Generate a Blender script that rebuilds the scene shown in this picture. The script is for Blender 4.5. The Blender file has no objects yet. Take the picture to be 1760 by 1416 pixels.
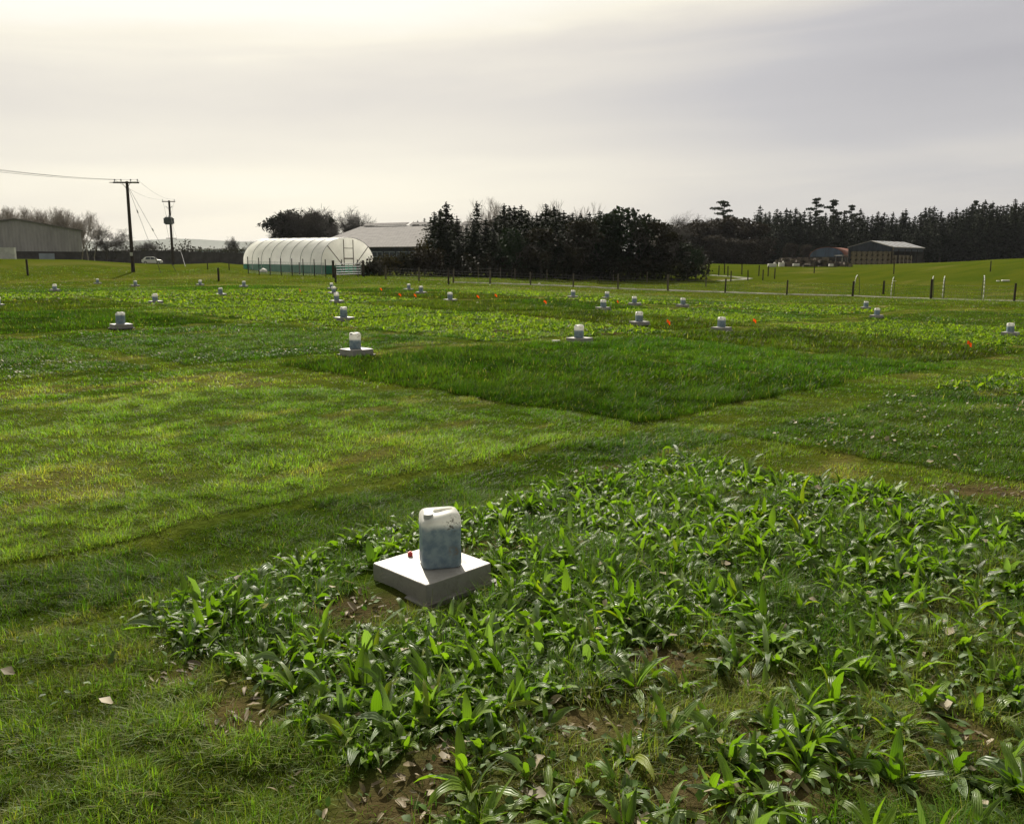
import bpy, math, random
import numpy as np
from mathutils import Vector, Matrix
random.seed(7); RNG = np.random.default_rng(11)
R = math.radians; PI = math.pi
S = bpy.context.scene
COL = S.collection

# ------------------------------------------------------------------ camera
FPX, HOR = 1450.0, 451.0                      # focal length in photo pixels, eye level row
PITCH = math.atan((708 - HOR) / FPX)
cam_d = bpy.data.cameras.new('camera'); cam = bpy.data.objects.new('camera', cam_d); COL.objects.link(cam)
cam_d.sensor_fit = 'HORIZONTAL'; cam_d.angle = 2 * math.atan(880 / FPX)
cam_d.clip_start = 0.05; cam_d.clip_end = 12000
cam.location = (0, 0, 1.6); cam.rotation_euler = (PI / 2 - PITCH, 0, 0)
S.camera = cam

# ------------------------------------------------------------------ light
SUN_AZ, SUN_EL = -15.0, 38.0
sv = Vector((math.sin(R(SUN_AZ)) * math.cos(R(SUN_EL)), math.cos(R(SUN_AZ)) * math.cos(R(SUN_EL)), math.sin(R(SUN_EL))))
sl = bpy.data.lights.new('sun', 'SUN'); sl.energy = 5.0; sl.angle = R(1.2); sl.color = (1.0, 0.93, 0.80)
so = bpy.data.objects.new('sun', sl); COL.objects.link(so); so.rotation_euler = (-sv).to_track_quat('-Z', 'Y').to_euler()
S.view_settings.view_transform = 'Standard'; S.view_settings.look = 'None'
S.view_settings.exposure = 0.48; S.view_settings.gamma = 1.0; S.view_settings.use_curve_mapping = False

class NT:
    """tiny helper for node trees"""
    def __init__(s, tree): s.t = tree; s.n = tree.nodes; s.l = tree.links
    def new(s, typ, **kw):
        n = s.n.new(typ)
        for k, v in kw.items(): setattr(n, k, v)
        return n
    def put(s, sock, v):
        if isinstance(v, bpy.types.NodeSocket): s.l.new(v, sock)
        elif v is not None: sock.default_value = v
    def math(s, op, a, b=None, c=None, clamp=False):
        n = s.new('ShaderNodeMath', operation=op); n.use_clamp = clamp
        s.put(n.inputs[0], a); s.put(n.inputs[1], b); s.put(n.inputs[2], c); return n.outputs[0]
    def mix(s, f, a, b, blend='MIX'):
        n = s.new('ShaderNodeMix', data_type='RGBA', blend_type=blend)
        s.put(n.inputs[0], f); s.put(n.inputs[6], c4(a)); s.put(n.inputs[7], c4(b)); return n.outputs[2]
    def noise(s, vec, scale, detail=3, rough=0.55, dist=0.0):
        n = s.new('ShaderNodeTexNoise'); s.put(n.inputs['Vector'], vec)
        n.inputs['Scale'].default_value = scale; n.inputs['Detail'].default_value = detail
        n.inputs['Roughness'].default_value = rough; n.inputs['Distortion'].default_value = dist
        return n.outputs['Fac']
    def ramp(s, f, stops, interp='LINEAR'):
        n = s.new('ShaderNodeValToRGB'); s.put(n.inputs[0], f); cr = n.color_ramp; cr.interpolation = interp
        while len(cr.elements) < len(stops): cr.elements.new(0.5)
        for e, (p, c) in zip(cr.elements, stops): e.position = p; e.color = c4(c if not isinstance(c, (int, float)) else (c, c, c))
        return n.outputs[0]
    def mapr(s, v, a, b, c=0.0, d=1.0, smooth=True):
        n = s.new('ShaderNodeMapRange'); n.interpolation_type = 'SMOOTHSTEP' if smooth else 'LINEAR'
        s.put(n.inputs[0], v)
        for i, q in enumerate((a, b, c, d)): n.inputs[i + 1].default_value = q
        return n.outputs[0]
def c4(c):
    if isinstance(c, (tuple, list)) and len(c) == 3: return (*c, 1.0)
    return c

# ------------------------------------------------------------------ sky
W = bpy.data.worlds.new('World'); S.world = W; W.use_nodes = True
w = NT(W.node_tree); w.n.clear()
sky = w.new('ShaderNodeTexSky', sky_type='NISHITA'); sky.sun_disc = False
sky.sun_elevation = R(SUN_EL); sky.sun_rotation = R(SUN_AZ)
tc = w.new('ShaderNodeTexCoord'); sep = w.new('ShaderNodeSeparateXYZ'); w.l.new(tc.outputs['Generated'], sep.inputs[0])
X, Y, Zc = sep.outputs
zc = w.math('MAXIMUM', Zc, 0.0)
zd = w.math('ADD', zc, 0.16)
cv = w.new('ShaderNodeCombineXYZ'); w.put(cv.inputs[0], w.math('DIVIDE', X, zd)); w.put(cv.inputs[1], w.math('MULTIPLY', w.math('DIVIDE', Y, zd), 1.9)); 
big = w.noise(cv.outputs[0], 0.55, 5, 0.5, 0.4)
cv2 = w.new('ShaderNodeCombineXYZ'); w.put(cv2.inputs[0], w.math('MULTIPLY', X, 1.3)); w.put(cv2.inputs[1], w.math('MULTIPLY', Y, 1.3))
w.put(cv2.inputs[2], w.math('MULTIPLY', w.math('SUBTRACT', zc, w.math('MULTIPLY', X, 0.05)), 13.0))
streak = w.noise(cv2.outputs[0], 1.5, 5, 0.55, 0.5)
vd = w.new('ShaderNodeVectorMath', operation='DOT_PRODUCT'); w.l.new(tc.outputs['Generated'], vd.inputs[0])
gd = Vector((math.sin(R(-17)) * math.cos(R(30)), math.cos(R(-17)) * math.cos(R(30)), math.sin(R(30))))
vd.inputs[1].default_value = gd
glow = w.mapr(vd.outputs['Value'], 0.70, 1.0)
# elevation bands (dark cloud belt, brighter belt under it), warped a little
el = w.math('ADD', w.math('ADD', zc, w.math('MULTIPLY', w.math('SUBTRACT', streak, 0.5), 0.07)), w.math('MULTIPLY', X, -0.035))
band = w.ramp(el, [(0.0, 0.40), (0.05, 0.50), (0.09, 0.58), (0.13, 0.38), (0.175, 0.20), (0.215, 0.28), (0.29, 0.86), (0.5, 1.1)], 'EASE')
lite = w.math('ADD', w.math('MULTIPLY', glow, 0.42), w.math('ADD', w.math('MULTIPLY', band, 0.62), 0.065))
lite = w.math('ADD', lite, w.math('MULTIPLY', w.math('SUBTRACT', big, 0.5), 0.24))
lite = w.math('ADD', lite, w.math('MULTIPLY', w.math('SUBTRACT', streak, 0.5), 0.17))
lite = w.math('ADD', lite, w.math('MULTIPLY', X, -0.03))
cloud = w.ramp(lite, [(0.10, (0.44, 0.42, 0.435)), (0.34, (0.55, 0.525, 0.525)), (0.56, (0.77, 0.715, 0.63)), (0.74, (0.95, 0.885, 0.73)), (0.94, (1.04, 1.0, 0.88))])
bk = w.mapr(Y, -.5, .5, 3.1, 7.2)
kb = w.new('ShaderNodeCombineXYZ')
for i_ in range(3): w.put(kb.inputs[i_], bk)
k_back = kb.outputs[0]
mixc = w.mix(0.93, sky.outputs[0], w.mix(1.0, cloud, k_back, 'MULTIPLY'))
bg = w.new('ShaderNodeBackground'); w.put(bg.inputs[0], mixc); bg.inputs[1].default_value = 0.1
wo = w.new('ShaderNodeOutputWorld'); w.l.new(bg.outputs[0], wo.inputs[0])

# ------------------------------------------------------------------ terrain height
def ss(x, a, b):
    t = np.clip((x - a) / (b - a), 0, 1); return t * t * (3 - 2 * t)
_T = np.random.default_rng(5).random((256, 256))
def vn(x, y, s, seed=0):
    """smooth value noise 0..1 of feature size s metres"""
    x = np.asarray(x, float) / s + 31.7 * seed + 1000; y = np.asarray(y, float) / s + 17.3 * seed + 1000
    i = np.floor(x).astype(int); j = np.floor(y).astype(int); fx = x - i; fy = y - j
    fx = fx * fx * (3 - 2 * fx); fy = fy * fy * (3 - 2 * fy)
    g = lambda a, b: _T[a & 255, b & 255]
    return (g(i, j) * (1 - fx) + g(i + 1, j) * fx) * (1 - fy) + (g(i, j + 1) * (1 - fx) + g(i + 1, j + 1) * fx) * fy
def fbm(x, y, s, seed=0): return 0.5 * vn(x, y, s, seed) + 0.3 * vn(x, y, s / 2.1, seed + 1) + 0.2 * vn(x, y, s / 4.3, seed + 2)
AZ = [-3, -.62, -.50, -.45, -.39, -.34, -.30, -.16, -.05, .08, .16, .20, .23, .29, .40, .50, .565, .62, 3]
PL = [2.0, 1.9, 1.86, 1.40, 1.05, 1.45, .80, .40, .05, .10, .70, 1.1, 1.25, 1.15, .95, 1.45, 2.0, 2.3, 2.8]
def Zb(x, y):
    x = np.asarray(x, float); y = np.asarray(y, float)
    z = -0.7 * ss(x, -4, 18) * ss(y, 5, 20) * (1 - ss(y, 66, 130))
    z = z - 0.35 * ss(y, 45, 66) * ss(x, -12, 6) * (1 - ss(y, 66, 110))
    az = x / np.maximum(y, 1.0)
    pl = np.interp(az, AZ, PL)
    st = np.where(az > 0, 64, 57); en = np.where(az > 0.1, 135, 98)
    return z + pl * ss(y, st, en)
def Z(x, y):
    x = np.asarray(x, float); y = np.asarray(y, float)
    d = np.hypot(x, y)
    cv_ = np.array([0, .022, .02, .02, .015, .02, .015, 0, .008, .015, .0])[cover(x, y)] * (d < 45)
    return Zb(x, y) + cv_ + (0.040 * (vn(x, y, 0.9, 3) - .5) + 0.030 * (vn(x, y, 0.33, 4) - .5)) * (1 - ss(d, 20, 60)) + 0.25 * (vn(x, y, 14, 6) - .5) * ss(d, 70, 120)
def G(px, py, h=0.0):
    """where the line of sight through a photo pixel meets the ground raised by h"""
    a = (px - 880) / FPX; b = (708 - py) / FPX
    d = (a, math.cos(PITCH) + b * math.sin(PITCH), -math.sin(PITCH) + b * math.cos(PITCH))
    t = np.geomspace(1, 500, 6000); hit = (1.6 + d[2] * t) < Zb(d[0] * t, d[1] * t) + h
    k = int(np.argmax(hit)) if hit.any() else 5999
    return Vector((d[0] * t[k], d[1] * t[k], float(Z(d[0] * t[k], d[1] * t[k])) + h))
def AT(px, py, Yd):
    """world point seen at a photo pixel at distance Yd along +y"""
    a = (px - 880) / FPX; b = (708 - py) / FPX
    dy = math.cos(PITCH) + b * math.sin(PITCH); t = Yd / dy
    return Vector((a * t, Yd, 1.6 + t * (-math.sin(PITCH) + b * math.cos(PITCH))))
def onground(x, y, dz=0.0): return Vector((x, y, float(Z(x, y)) + dz))

# ------------------------------------------------------------------ materials
def mat(name, base=(.5, .5, .5), rough=.8, metal=0.0, spec=.5):
    m = bpy.data.materials.new(name); m.use_nodes = True; k = NT(m.node_tree)
    p = k.n['Principled BSDF']; p.inputs['Base Color'].default_value = c4(base)
    p.inputs['Roughness'].default_value = rough; p.inputs['Metallic'].default_value = metal
    p.inputs['Specular IOR Level'].default_value = spec
    return m, k, p
def mottled(name, c1, c2, scale=3.0, rough=.85, metal=0.0, stretch=(1, 1, 1), bump=0.0, spec=.4, detail=5, lo=.35, hi=.65):
    m, k, p = mat(name, c1, rough, metal, spec)
    t = k.new('ShaderNodeTexCoord'); mp = k.new('ShaderNodeMapping'); k.l.new(t.outputs['Object'], mp.inputs[0]); mp.inputs['Scale'].default_value = stretch
    n = k.noise(mp.outputs[0], scale, detail, .6)
    k.put(p.inputs['Base Color'], k.mix(k.mapr(n, lo, hi), c1, c2))
    if bump:
        b = k.new('ShaderNodeBump'); b.inputs['Strength'].default_value = bump; b.inputs['Distance'].default_value = .02
        k.l.new(n, b.inputs['Height']); k.l.new(b.outputs[0], p.inputs['Normal'])
    return m
def leafy(name, trans=.4, rough=.5, spec=.35, veins=False, tint=(1.35, 1.5, .55)):
    """leaf material: colour from the mesh's own 'col' attribute, part of the light passes through"""
    m, k, p = mat(name, (.1, .1, .1), rough, 0, spec)
    a = k.new('ShaderNodeAttribute'); a.attribute_name = 'col'; c = a.outputs['Color']
    if veins:
        uv = k.new('ShaderNodeUVMap'); sp = k.new('ShaderNodeSeparateXYZ'); k.l.new(uv.outputs[0], sp.inputs[0])
        s_ = k.math('SINE', k.math('MULTIPLY', sp.outputs[0], 31.4)); f = k.mapr(s_, .2, 1.0, 0, .38)
        c = k.mix(f, c, k.mix(1.0, c, (.55, .6, .5), 'MULTIPLY'))
        b = k.new('ShaderNodeBump'); b.inputs['Strength'].default_value = .5; b.inputs['Distance'].default_value = .002
        k.l.new(s_, b.inputs['Height']); k.l.new(b.outputs[0], p.inputs['Normal'])
    k.put(p.inputs['Base Color'], c)
    tr = k.new('ShaderNodeBsdfTranslucent'); k.put(tr.inputs[0], k.mix(1.0, c, tint, 'MULTIPLY'))
    mx = k.new('ShaderNodeMixShader'); mx.inputs[0].default_value = trans
    k.l.new(p.outputs[0], mx.inputs[1]); k.l.new(tr.outputs[0], mx.inputs[2]); k.l.new(mx.outputs[0], k.n['Material Output'].inputs[0])
    return m
M = {}
M['grass'] = leafy('grass', .42, .5, .14, tint=(1.45, 1.9, .45))
M['herb'] = leafy('herb', .40, .42, .5, veins=True, tint=(1.6, 1.95, .42))
M['crown'] = leafy('crown', .10, .75, .1, tint=(1.2, 1.3, .6))
M['bark'] = mottled('bark', (.075, .066, .054), (.035, .03, .026), 6, .95)
M['bark_pale'] = mottled('bark_pale', (.30, .265, .23), (.20, .175, .15), 5, .95)
M['dark_timber'] = mottled('dark_timber', (.055, .042, .033), (.025, .02, .017), 8, .9, stretch=(1, 1, .2))
M['post'] = mottled('post', (.16, .135, .10), (.07, .058, .045), 9, .95, stretch=(3, 3, .5))
M['wire'] = mat('wire', (.07, .07, .07), .7, 0, .2)[0]
M['galv'] = mottled('galv', (.48, .49, .50), (.34, .35, .36), 12, .45, .8)
M['black'] = mat('black', (.015, .015, .017), .7)[0]
M['concrete'] = mottled('concrete', (.34, .33, .31), (.22, .21, .19), 3, .95)
M['white_stuff'] = mottled('white_stuff', (.75, .74, .70), (.6, .58, .54), 20, .7)

# ------------------------------------------------------------------ mesh helpers
class MB:
    def __init__(s): s.v = []; s.f = []; s.m = []
    def add(s, vs, fs, mi=0):
        o = len(s.v); s.v += [tuple(q) for q in vs]; s.f += [tuple(o + i for i in f) for f in fs]; s.m += [mi] * len(fs)
    def box(s, c, d, rz=0.0, mi=0, M4=None):
        hx, hy, hz = d[0] / 2, d[1] / 2, d[2] / 2; vs = []
        for z in (-hz, hz):
            for x, y in ((-hx, -hy), (hx, -hy), (hx, hy), (-hx, hy)):
                q = Vector((x * math.cos(rz) - y * math.sin(rz), x * math.sin(rz) + y * math.cos(rz), z)) + Vector(c)
                vs.append(M4 @ q if M4 else q)
        s.add(vs, [(3, 2, 1, 0), (4, 5, 6, 7), (0, 1, 5, 4), (1, 2, 6, 5), (2, 3, 7, 6), (3, 0, 4, 7)], mi); return s
    def tube(s, p0, p1, r0, r1=None, n=6, mi=0, cap=True):
        r1 = r0 if r1 is None else r1; p0 = Vector(p0); p1 = Vector(p1); d = (p1 - p0)
        if d.length < 1e-6: return s
        d.normalize(); u = d.orthogonal().normalized(); v = d.cross(u)
        vs = [p0 + (u * math.cos(2 * PI * i / n) + v * math.sin(2 * PI * i / n)) * r0 for i in range(n)] + \
             [p1 + (u * math.cos(2 * PI * i / n) + v * math.sin(2 * PI * i / n)) * r1 for i in range(n)]
        fs = [(i, (i + 1) % n, n + (i + 1) % n, n + i) for i in range(n)]
        if cap: fs += [tuple(range(n - 1, -1, -1)), tuple(range(n, 2 * n))]
        s.add(vs, fs, mi); return s
    def path(s, pts, r, n=6, mi=0):
        for a, b in zip(pts, pts[1:]): s.tube(a, b, r, r, n, mi)
        return s
    def loft(s, rings, mi=0, cap=True):
        n = len(rings[0]); vs = [q for r in rings for q in r]; fs = []
        for k in range(len(rings) - 1):
            for i in range(n): fs.append((k * n + i, k * n + (i + 1) % n, (k + 1) * n + (i + 1) % n, (k + 1) * n + i))
        if cap: fs += [tuple(range(n - 1, -1, -1)), tuple((len(rings) - 1) * n + i for i in range(n))]
        s.add(vs, fs, mi); return s
    def mesh(s, name, mats, smooth=False):
        me = bpy.data.meshes.new(name); me.from_pydata(s.v, [], s.f)
        for q in (mats if isinstance(mats, (list, tuple)) else [mats]): me.materials.append(q)
        me.polygons.foreach_set('material_index', s.m)
        if smooth: me.polygons.foreach_set('use_smooth', [True] * len(me.polygons))
        me.update(); return me
    def build(s, name, mats, parent=None, smooth=False, bevel=0):
        o = bpy.data.objects.new(name, s.mesh(name, mats, smooth)); COL.objects.link(o)
        if parent: o.parent = parent
        if bevel:
            b = o.modifiers.new('bevel', 'BEVEL'); b.width = bevel; b.segments = 2; b.limit_method = 'ANGLE'
        return o
def tag(o, label=None, cat=None, group=None, kind=None):
    if label: o['label'] = label
    if cat: o['category'] = cat
    if group: o['group'] = group
    if kind: o['kind'] = kind
    return o
def empty(name, loc, rz=0.0, label=None, cat=None, group=None):
    o = bpy.data.objects.new(name, None); COL.objects.link(o); o.location = loc; o.rotation_euler = (0, 0, rz); o.empty_display_size = .2
    return tag(o, label, cat, group)
def copy_tree(root, loc, rz=None, sc=None, label=None, group=None):
    r = root.copy(); COL.objects.link(r); r.location = loc
    if rz is not None: r.rotation_euler = (0, 0, rz)
    if sc is not None: r.scale = sc if isinstance(sc, (tuple, list)) else (sc,) * 3
    if label: r['label'] = label
    if group: r['group'] = group
    for ch in list(root.children):
        c = ch.copy(); COL.objects.link(c); c.parent = r
        for g in list(ch.children):
            q = g.copy(); COL.objects.link(q); q.parent = c
    return r
def np_mesh(name, V, faces, mt, col=None, uv=None, smooth=False):
    """faces: list of int arrays (n,k)"""
    me = bpy.data.meshes.new(name); me.vertices.add(len(V)); me.vertices.foreach_set('co', np.ascontiguousarray(V, np.float32).ravel())
    loops = np.concatenate([f.ravel() for f in faces]); tot = np.concatenate([np.full(len(f), f.shape[1]) for f in faces])
    st = np.concatenate([[0], np.cumsum(tot)[:-1]])
    me.loops.add(len(loops)); me.loops.foreach_set('vertex_index', loops.astype(np.int32))
    me.polygons.add(len(tot)); me.polygons.foreach_set('loop_start', st.astype(np.int32)); me.polygons.foreach_set('loop_total', tot.astype(np.int32))
    if smooth: me.polygons.foreach_set('use_smooth', np.ones(len(tot), bool))
    me.update(calc_edges=True)
    if col is not None:
        at = me.color_attributes.new('col', 'FLOAT_COLOR', 'POINT')
        c = np.ones((len(V), 4), np.float32); c[:, :3] = col; at.data.foreach_set('color', c.ravel())
    if uv is not None:
        ul = me.uv_layers.new(name='UVMap'); ul.data.foreach_set('uv', np.ascontiguousarray(uv[loops], np.float32).ravel())
    me.materials.append(mt); me.validate(); return me
def np_obj(name, *a, parent=None, **k):
    o = bpy.data.objects.new(name, np_mesh(name, *a, **k)); COL.objects.link(o)
    if parent: o.parent = parent
    return o

# ------------------------------------------------------------------ plots of the trial field, in field axes a (right, away) and b (left, away)
LANE, MOTT, CLOV, TALL, MID, BROWN, HERB, PAST, DRY, WEED, LUSH = range(11)
PLOTS = [(-9, 5.8, 4.9, 12.1, MOTT), (1.35, 5.85, -9, 3.85, HERB), (6.95, 11.7, -9, 3.95, CLOV), (12.35, 18.6, -9, 4.05, HERB),
         (6.8, 11.7, 5.0, 12.0, TALL), (12.0, 16.9, 5.2, 12.0, MID), (17.3, 24.4, 5.8, 12.3, BROWN), (25.0, 33.6, 6.4, 13.0, HERB),
         (34.2, 44, 8, 14.4, CLOV), (19.2, 24.3, -9, 4.5, CLOV), (24.9, 34, -9, 4.9, WEED),
         (-3, 5.2, 12.9, 20.8, WEED), (5.7, 11.4, 12.9, 20.7, WEED), (11.9, 18.7, 12.8, 20.0, HERB), (19.3, 24.2, 13.3, 19.7, BROWN), (24.8, 29.8, 14.4, 20.0, HERB), (30.3, 34.0, 15.2, 21.0, WEED), (34.8, 43.6, 15.9, 22.5, HERB),
         (-3, 4.8, 21.7, 30.5, BROWN), (5.2, 10.8, 21.5, 30.5, TALL), (11.6, 18.4, 20.6, 27.4, HERB), (19.0, 24.0, 20.6, 26.8, BROWN), (24.6, 29.4, 20.8, 27.0, TALL), (30, 36, 23.2, 28.0, HERB), (36.6, 43, 23.2, 28, WEED),
         (-3, 5, 31.4, 39.5, WEED), (5.6, 12.6, 31.4, 39.5, BROWN), (13.2, 17.6, 28.4, 37.5, HERB), (18.2, 23.4, 28.2, 36.4, HERB), (24.2, 29.6, 28.0, 36.0, BROWN), (30.2, 37, 29, 36, HERB),
         (5, 13.4, 40.5, 49.2, HERB), (14.2, 19.6, 38.4, 48.6, HERB), (20.2, 26.4, 37.4, 46.5, HERB), (27, 33, 37, 44, TALL), (14, 21, 50, 57, WEED), (21.8, 30, 48, 55.5, MID)]
#        blade height, colours (base, variation)
TYPES = {LANE: (.026, (.066, .110, .010), (.112, .142, .018)), MOTT: (.036, (.074, .120, .012), (.122, .160, .026)), CLOV: (.044, (.042, .080, .008), (.072, .110, .013)),
         TALL: (.064, (.028, .056, .005), (.050, .080, .009)), MID: (.050, (.038, .076, .007), (.058, .098, .010)), BROWN: (.070, (.044, .064, .007), (.064, .078, .010)),
         HERB: (.045, (.034, .070, .007), (.060, .104, .010)), PAST: (.050, (.056, .086, .006), (.082, .102, .009)), DRY: (.034, (.060, .106, .010), (.102, .140, .018)), WEED: (.046, (.042, .082, .008), (.068, .110, .012)),
         LUSH: (.042, (.036, .072, .006), (.058, .094, .009))}
def cover(x, y):
    x = np.asarray(x, float); y = np.asarray(y, float)
    wob = 0.08 * (vn(x, y, .55, 8) - .5) * 2; wob2 = 0.08 * (vn(x, y, .55, 9) - .5) * 2
    a = (x + y) / 2 ** .5 + wob; b = (y - x) / 2 ** .5 + wob2
    t = np.full(x.shape, LANE)
    t[(b + a > 88) | (a > 47) | (b > 58)] = PAST
    t[(a < 7) & (b > 3.95) & (b < 4.75)] = LUSH
    t[(a < 6) & (b > 3.72) & (b < 4.0)] = DRY
    t[(a < 1.35) & (b < 3.9)] = DRY
    for a0, a1, b0, b1, k in PLOTS: t[(a > a0) & (a < a1) & (b > b0) & (b < b1)] = k
    return t
def cover_col(x, y, t):
    """albedo of the sward at a point, before the blade to blade variation"""
    c = np.zeros((len(x), 3)); n1 = fbm(x, y, 1.6, 12); n2 = fbm(x, y, .5, 20); n3 = fbm(x, y, 7, 30)
    for k, (h, c1, c2) in TYPES.items():
        m = t == k
        if not m.any(): continue
        f = ss(.55 * n1[m] + .25 * n2[m] + .2 * n3[m], .35, .62)[:, None]
        c[m] = np.array(c1) * (1 - f) + np.array(c2) * f
    # straw coloured worn patches in the mown sward
    for k, thr, amt in ((MOTT, .54, .6), (LANE, .58, .6), (DRY, .56, .6), (HERB, .62, .4), (CLOV, .66, .4), (PAST, .62, .3), (WEED, .63, .4)):
        m = t == k
        if m.any():
            q = fbm((x[m] + y[m]) * .32, (y[m] - x[m]), .8 if k != PAST else 5, 40)
            f = (ss(q, thr, thr + .14) * amt)[:, None]; c[m] = c[m] * (1 - f) + np.array((.215, .185, .068)) * f
    return c

SOILS = [(G(px_, py_).xy, r_) for px_, py_, r_ in ((600, 1058, .20), (655, 1405, .20), (740, 1330, .11), (1695, 845, .30), (1640, 1250, .13), (1130, 1145, .16), (300, 1175, .10), (1010, 1250, .14), (430, 1240, .18))]
def soilness(x, y):
    f = np.zeros(np.shape(x))
    for c_, r_ in SOILS: f = np.maximum(f, 1 - ss(np.hypot((x - c_.x) * .75, y - c_.y) * (.75 + .6 * vn(x, y, .12, 52)), r_ * .6, r_ * 1.15))
    return f
# ------------------------------------------------------------------ ground sheet
def axis_lines(lo, hi, f0, f1):
    a = list(np.arange(f0, f1, .16)); b = list(np.arange(f1, hi, .34)); c = list(np.arange(lo, f0, .5))
    p = c + a + b; st = .5; q = p[-1]
    while q < 7000: st *= 1.16; q += st; p.append(q)
    st = .6; q = p[0]; L = []
    while q > -7000: st *= 1.18; q -= st; L.append(q)
    return np.array(L[::-1] + p)
la = axis_lines(-8, 70, 0, 19); lb = axis_lines(-10, 62, -4, 22)
A, B = np.meshgrid(la, lb, indexing='ij'); gx = ((A - B) / 2 ** .5).ravel(); gy = ((A + B) / 2 ** .5).ravel()
gz = Z(gx, gy); gt = cover(gx, gy); gc = cover_col(gx, gy, gt)
gdist = np.hypot(gx, gy)
soil = ss(fbm(gx, gy, .8, 50), .60, .72) * ((gt == HERB) | (gt == DRY)) * (gdist < 25); soil = np.maximum(soil, soilness(gx, gy))
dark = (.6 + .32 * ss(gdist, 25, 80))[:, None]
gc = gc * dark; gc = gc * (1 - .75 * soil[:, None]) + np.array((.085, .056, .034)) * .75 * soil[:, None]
ia = np.arange(len(la) - 1)[:, None] * len(lb) + np.arange(len(lb) - 1)[None, :]
q = np.stack([ia, ia + len(lb), ia + len(lb) + 1, ia + 1], -1).reshape(-1, 4)
m, k, p = mat('ground', (.1, .1, .1), 1.0, 0, .0)
at = k.new('ShaderNodeAttribute'); at.attribute_name = 'col'; tcn = k.new('ShaderNodeTexCoord'); gpos = k.new('ShaderNodeNewGeometry')
n1 = k.noise(gpos.outputs['Position'], 9.0, 6, .7); n2 = k.noise(gpos.outputs['Position'], .9, 5, .65)
cc = k.mix(k.mapr(n1, .3, .7, 0, .65), at.outputs['Color'], k.mix(1.0, at.outputs['Color'], (.42, .42, .40), 'MULTIPLY'))
cc = k.mix(k.mapr(n2, .42, .68, 0, .5), cc, k.mix(1.0, cc, (1.3, 1.12, 1.1), 'MULTIPLY'))
k.put(p.inputs['Base Color'], cc)
bp = k.new('ShaderNodeBump'); bp.inputs['Strength'].default_value = .9; bp.inputs['Distance'].default_value = .05; k.l.new(n1, bp.inputs['Height']); k.l.new(bp.outputs[0], p.inputs['Normal'])
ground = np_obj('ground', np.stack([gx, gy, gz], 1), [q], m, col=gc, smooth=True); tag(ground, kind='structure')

# ------------------------------------------------------------------ blades of grass
BOXES = []                                        # (x, y, half size) kept clear of blades
def fan(n, r0, r1, half=37.5):
    r = np.sqrt(RNG.random(n) * (r1 * r1 - r0 * r0) + r0 * r0); th = R(1) * (RNG.random(n) * 2 - 1) * half
    return r * np.sin(th), r * np.cos(th)
def clear(x, y, pad=0.0):
    ok = np.ones(len(x), bool)
    for bx_, by_, hs in BOXES:
        a = np.abs((x - bx_) + (y - by_)) / 2 ** .5; b = np.abs((y - by_) - (x - bx_)) / 2 ** .5
        ok &= ~((a < hs + pad) & (b < hs + pad))
    return ok
def blades(x, y, h, wd, col, seg=2, lean=.5, dark_base=True):
    n = len(x); z = Z(x, y); th = RNG.random(n) * 2 * PI; ln = lean * (RNG.random(n) ** .8)
    wx, wy = np.cos(th + PI / 2 + RNG.normal(0, .5, n)), np.sin(th + PI / 2 + RNG.normal(0, .5, n)); dx, dy = np.cos(th) * ln * h, np.sin(th) * ln * h
    lv = [(0, 1.0), (.5, .8)] if seg == 2 else [(0, .9), (.4, 1.0), (.75, .6)]
    V = []; C = []
    for t, ww in lv:
        for s in (-1, 1):
            V.append(np.stack([x + dx * t * t + s * wx * wd * ww / 2, y + dy * t * t + s * wy * wd * ww / 2, z - .004 + h * t / (1 + .3 * ln * ln * t)], 1)); C.append(col)
    V.append(np.stack([x + dx, y + dy, z + h / (1 + .45 * ln * ln)], 1)); C.append(col)
    k = len(V); V = np.stack(V, 1).reshape(-1, 3); C = np.stack(C, 1).reshape(-1, 3); o = np.arange(n)[:, None] * k
    quads = [o + np.array([[2 * i, 2 * i + 1, 2 * i + 3, 2 * i + 2]]) for i in range(len(lv) - 1)]
    tri = o + np.array([[k - 3, k - 2, k - 1]])
    return V, np.concatenate(quads), tri, C
def join_build(name, parts, mt, label, cat='grass'):
    off = 0; V = []; Q = []; T = []; C = []
    for v, q, t, c in parts: V.append(v); Q.append(q + off); T.append(t + off); C.append(c); off += len(v)
    o = np_obj(name, np.concatenate(V), [np.concatenate(Q), np.concatenate(T)], mt, col=np.concatenate(C)); tag(o, label, cat, kind='stuff'); return o

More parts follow.
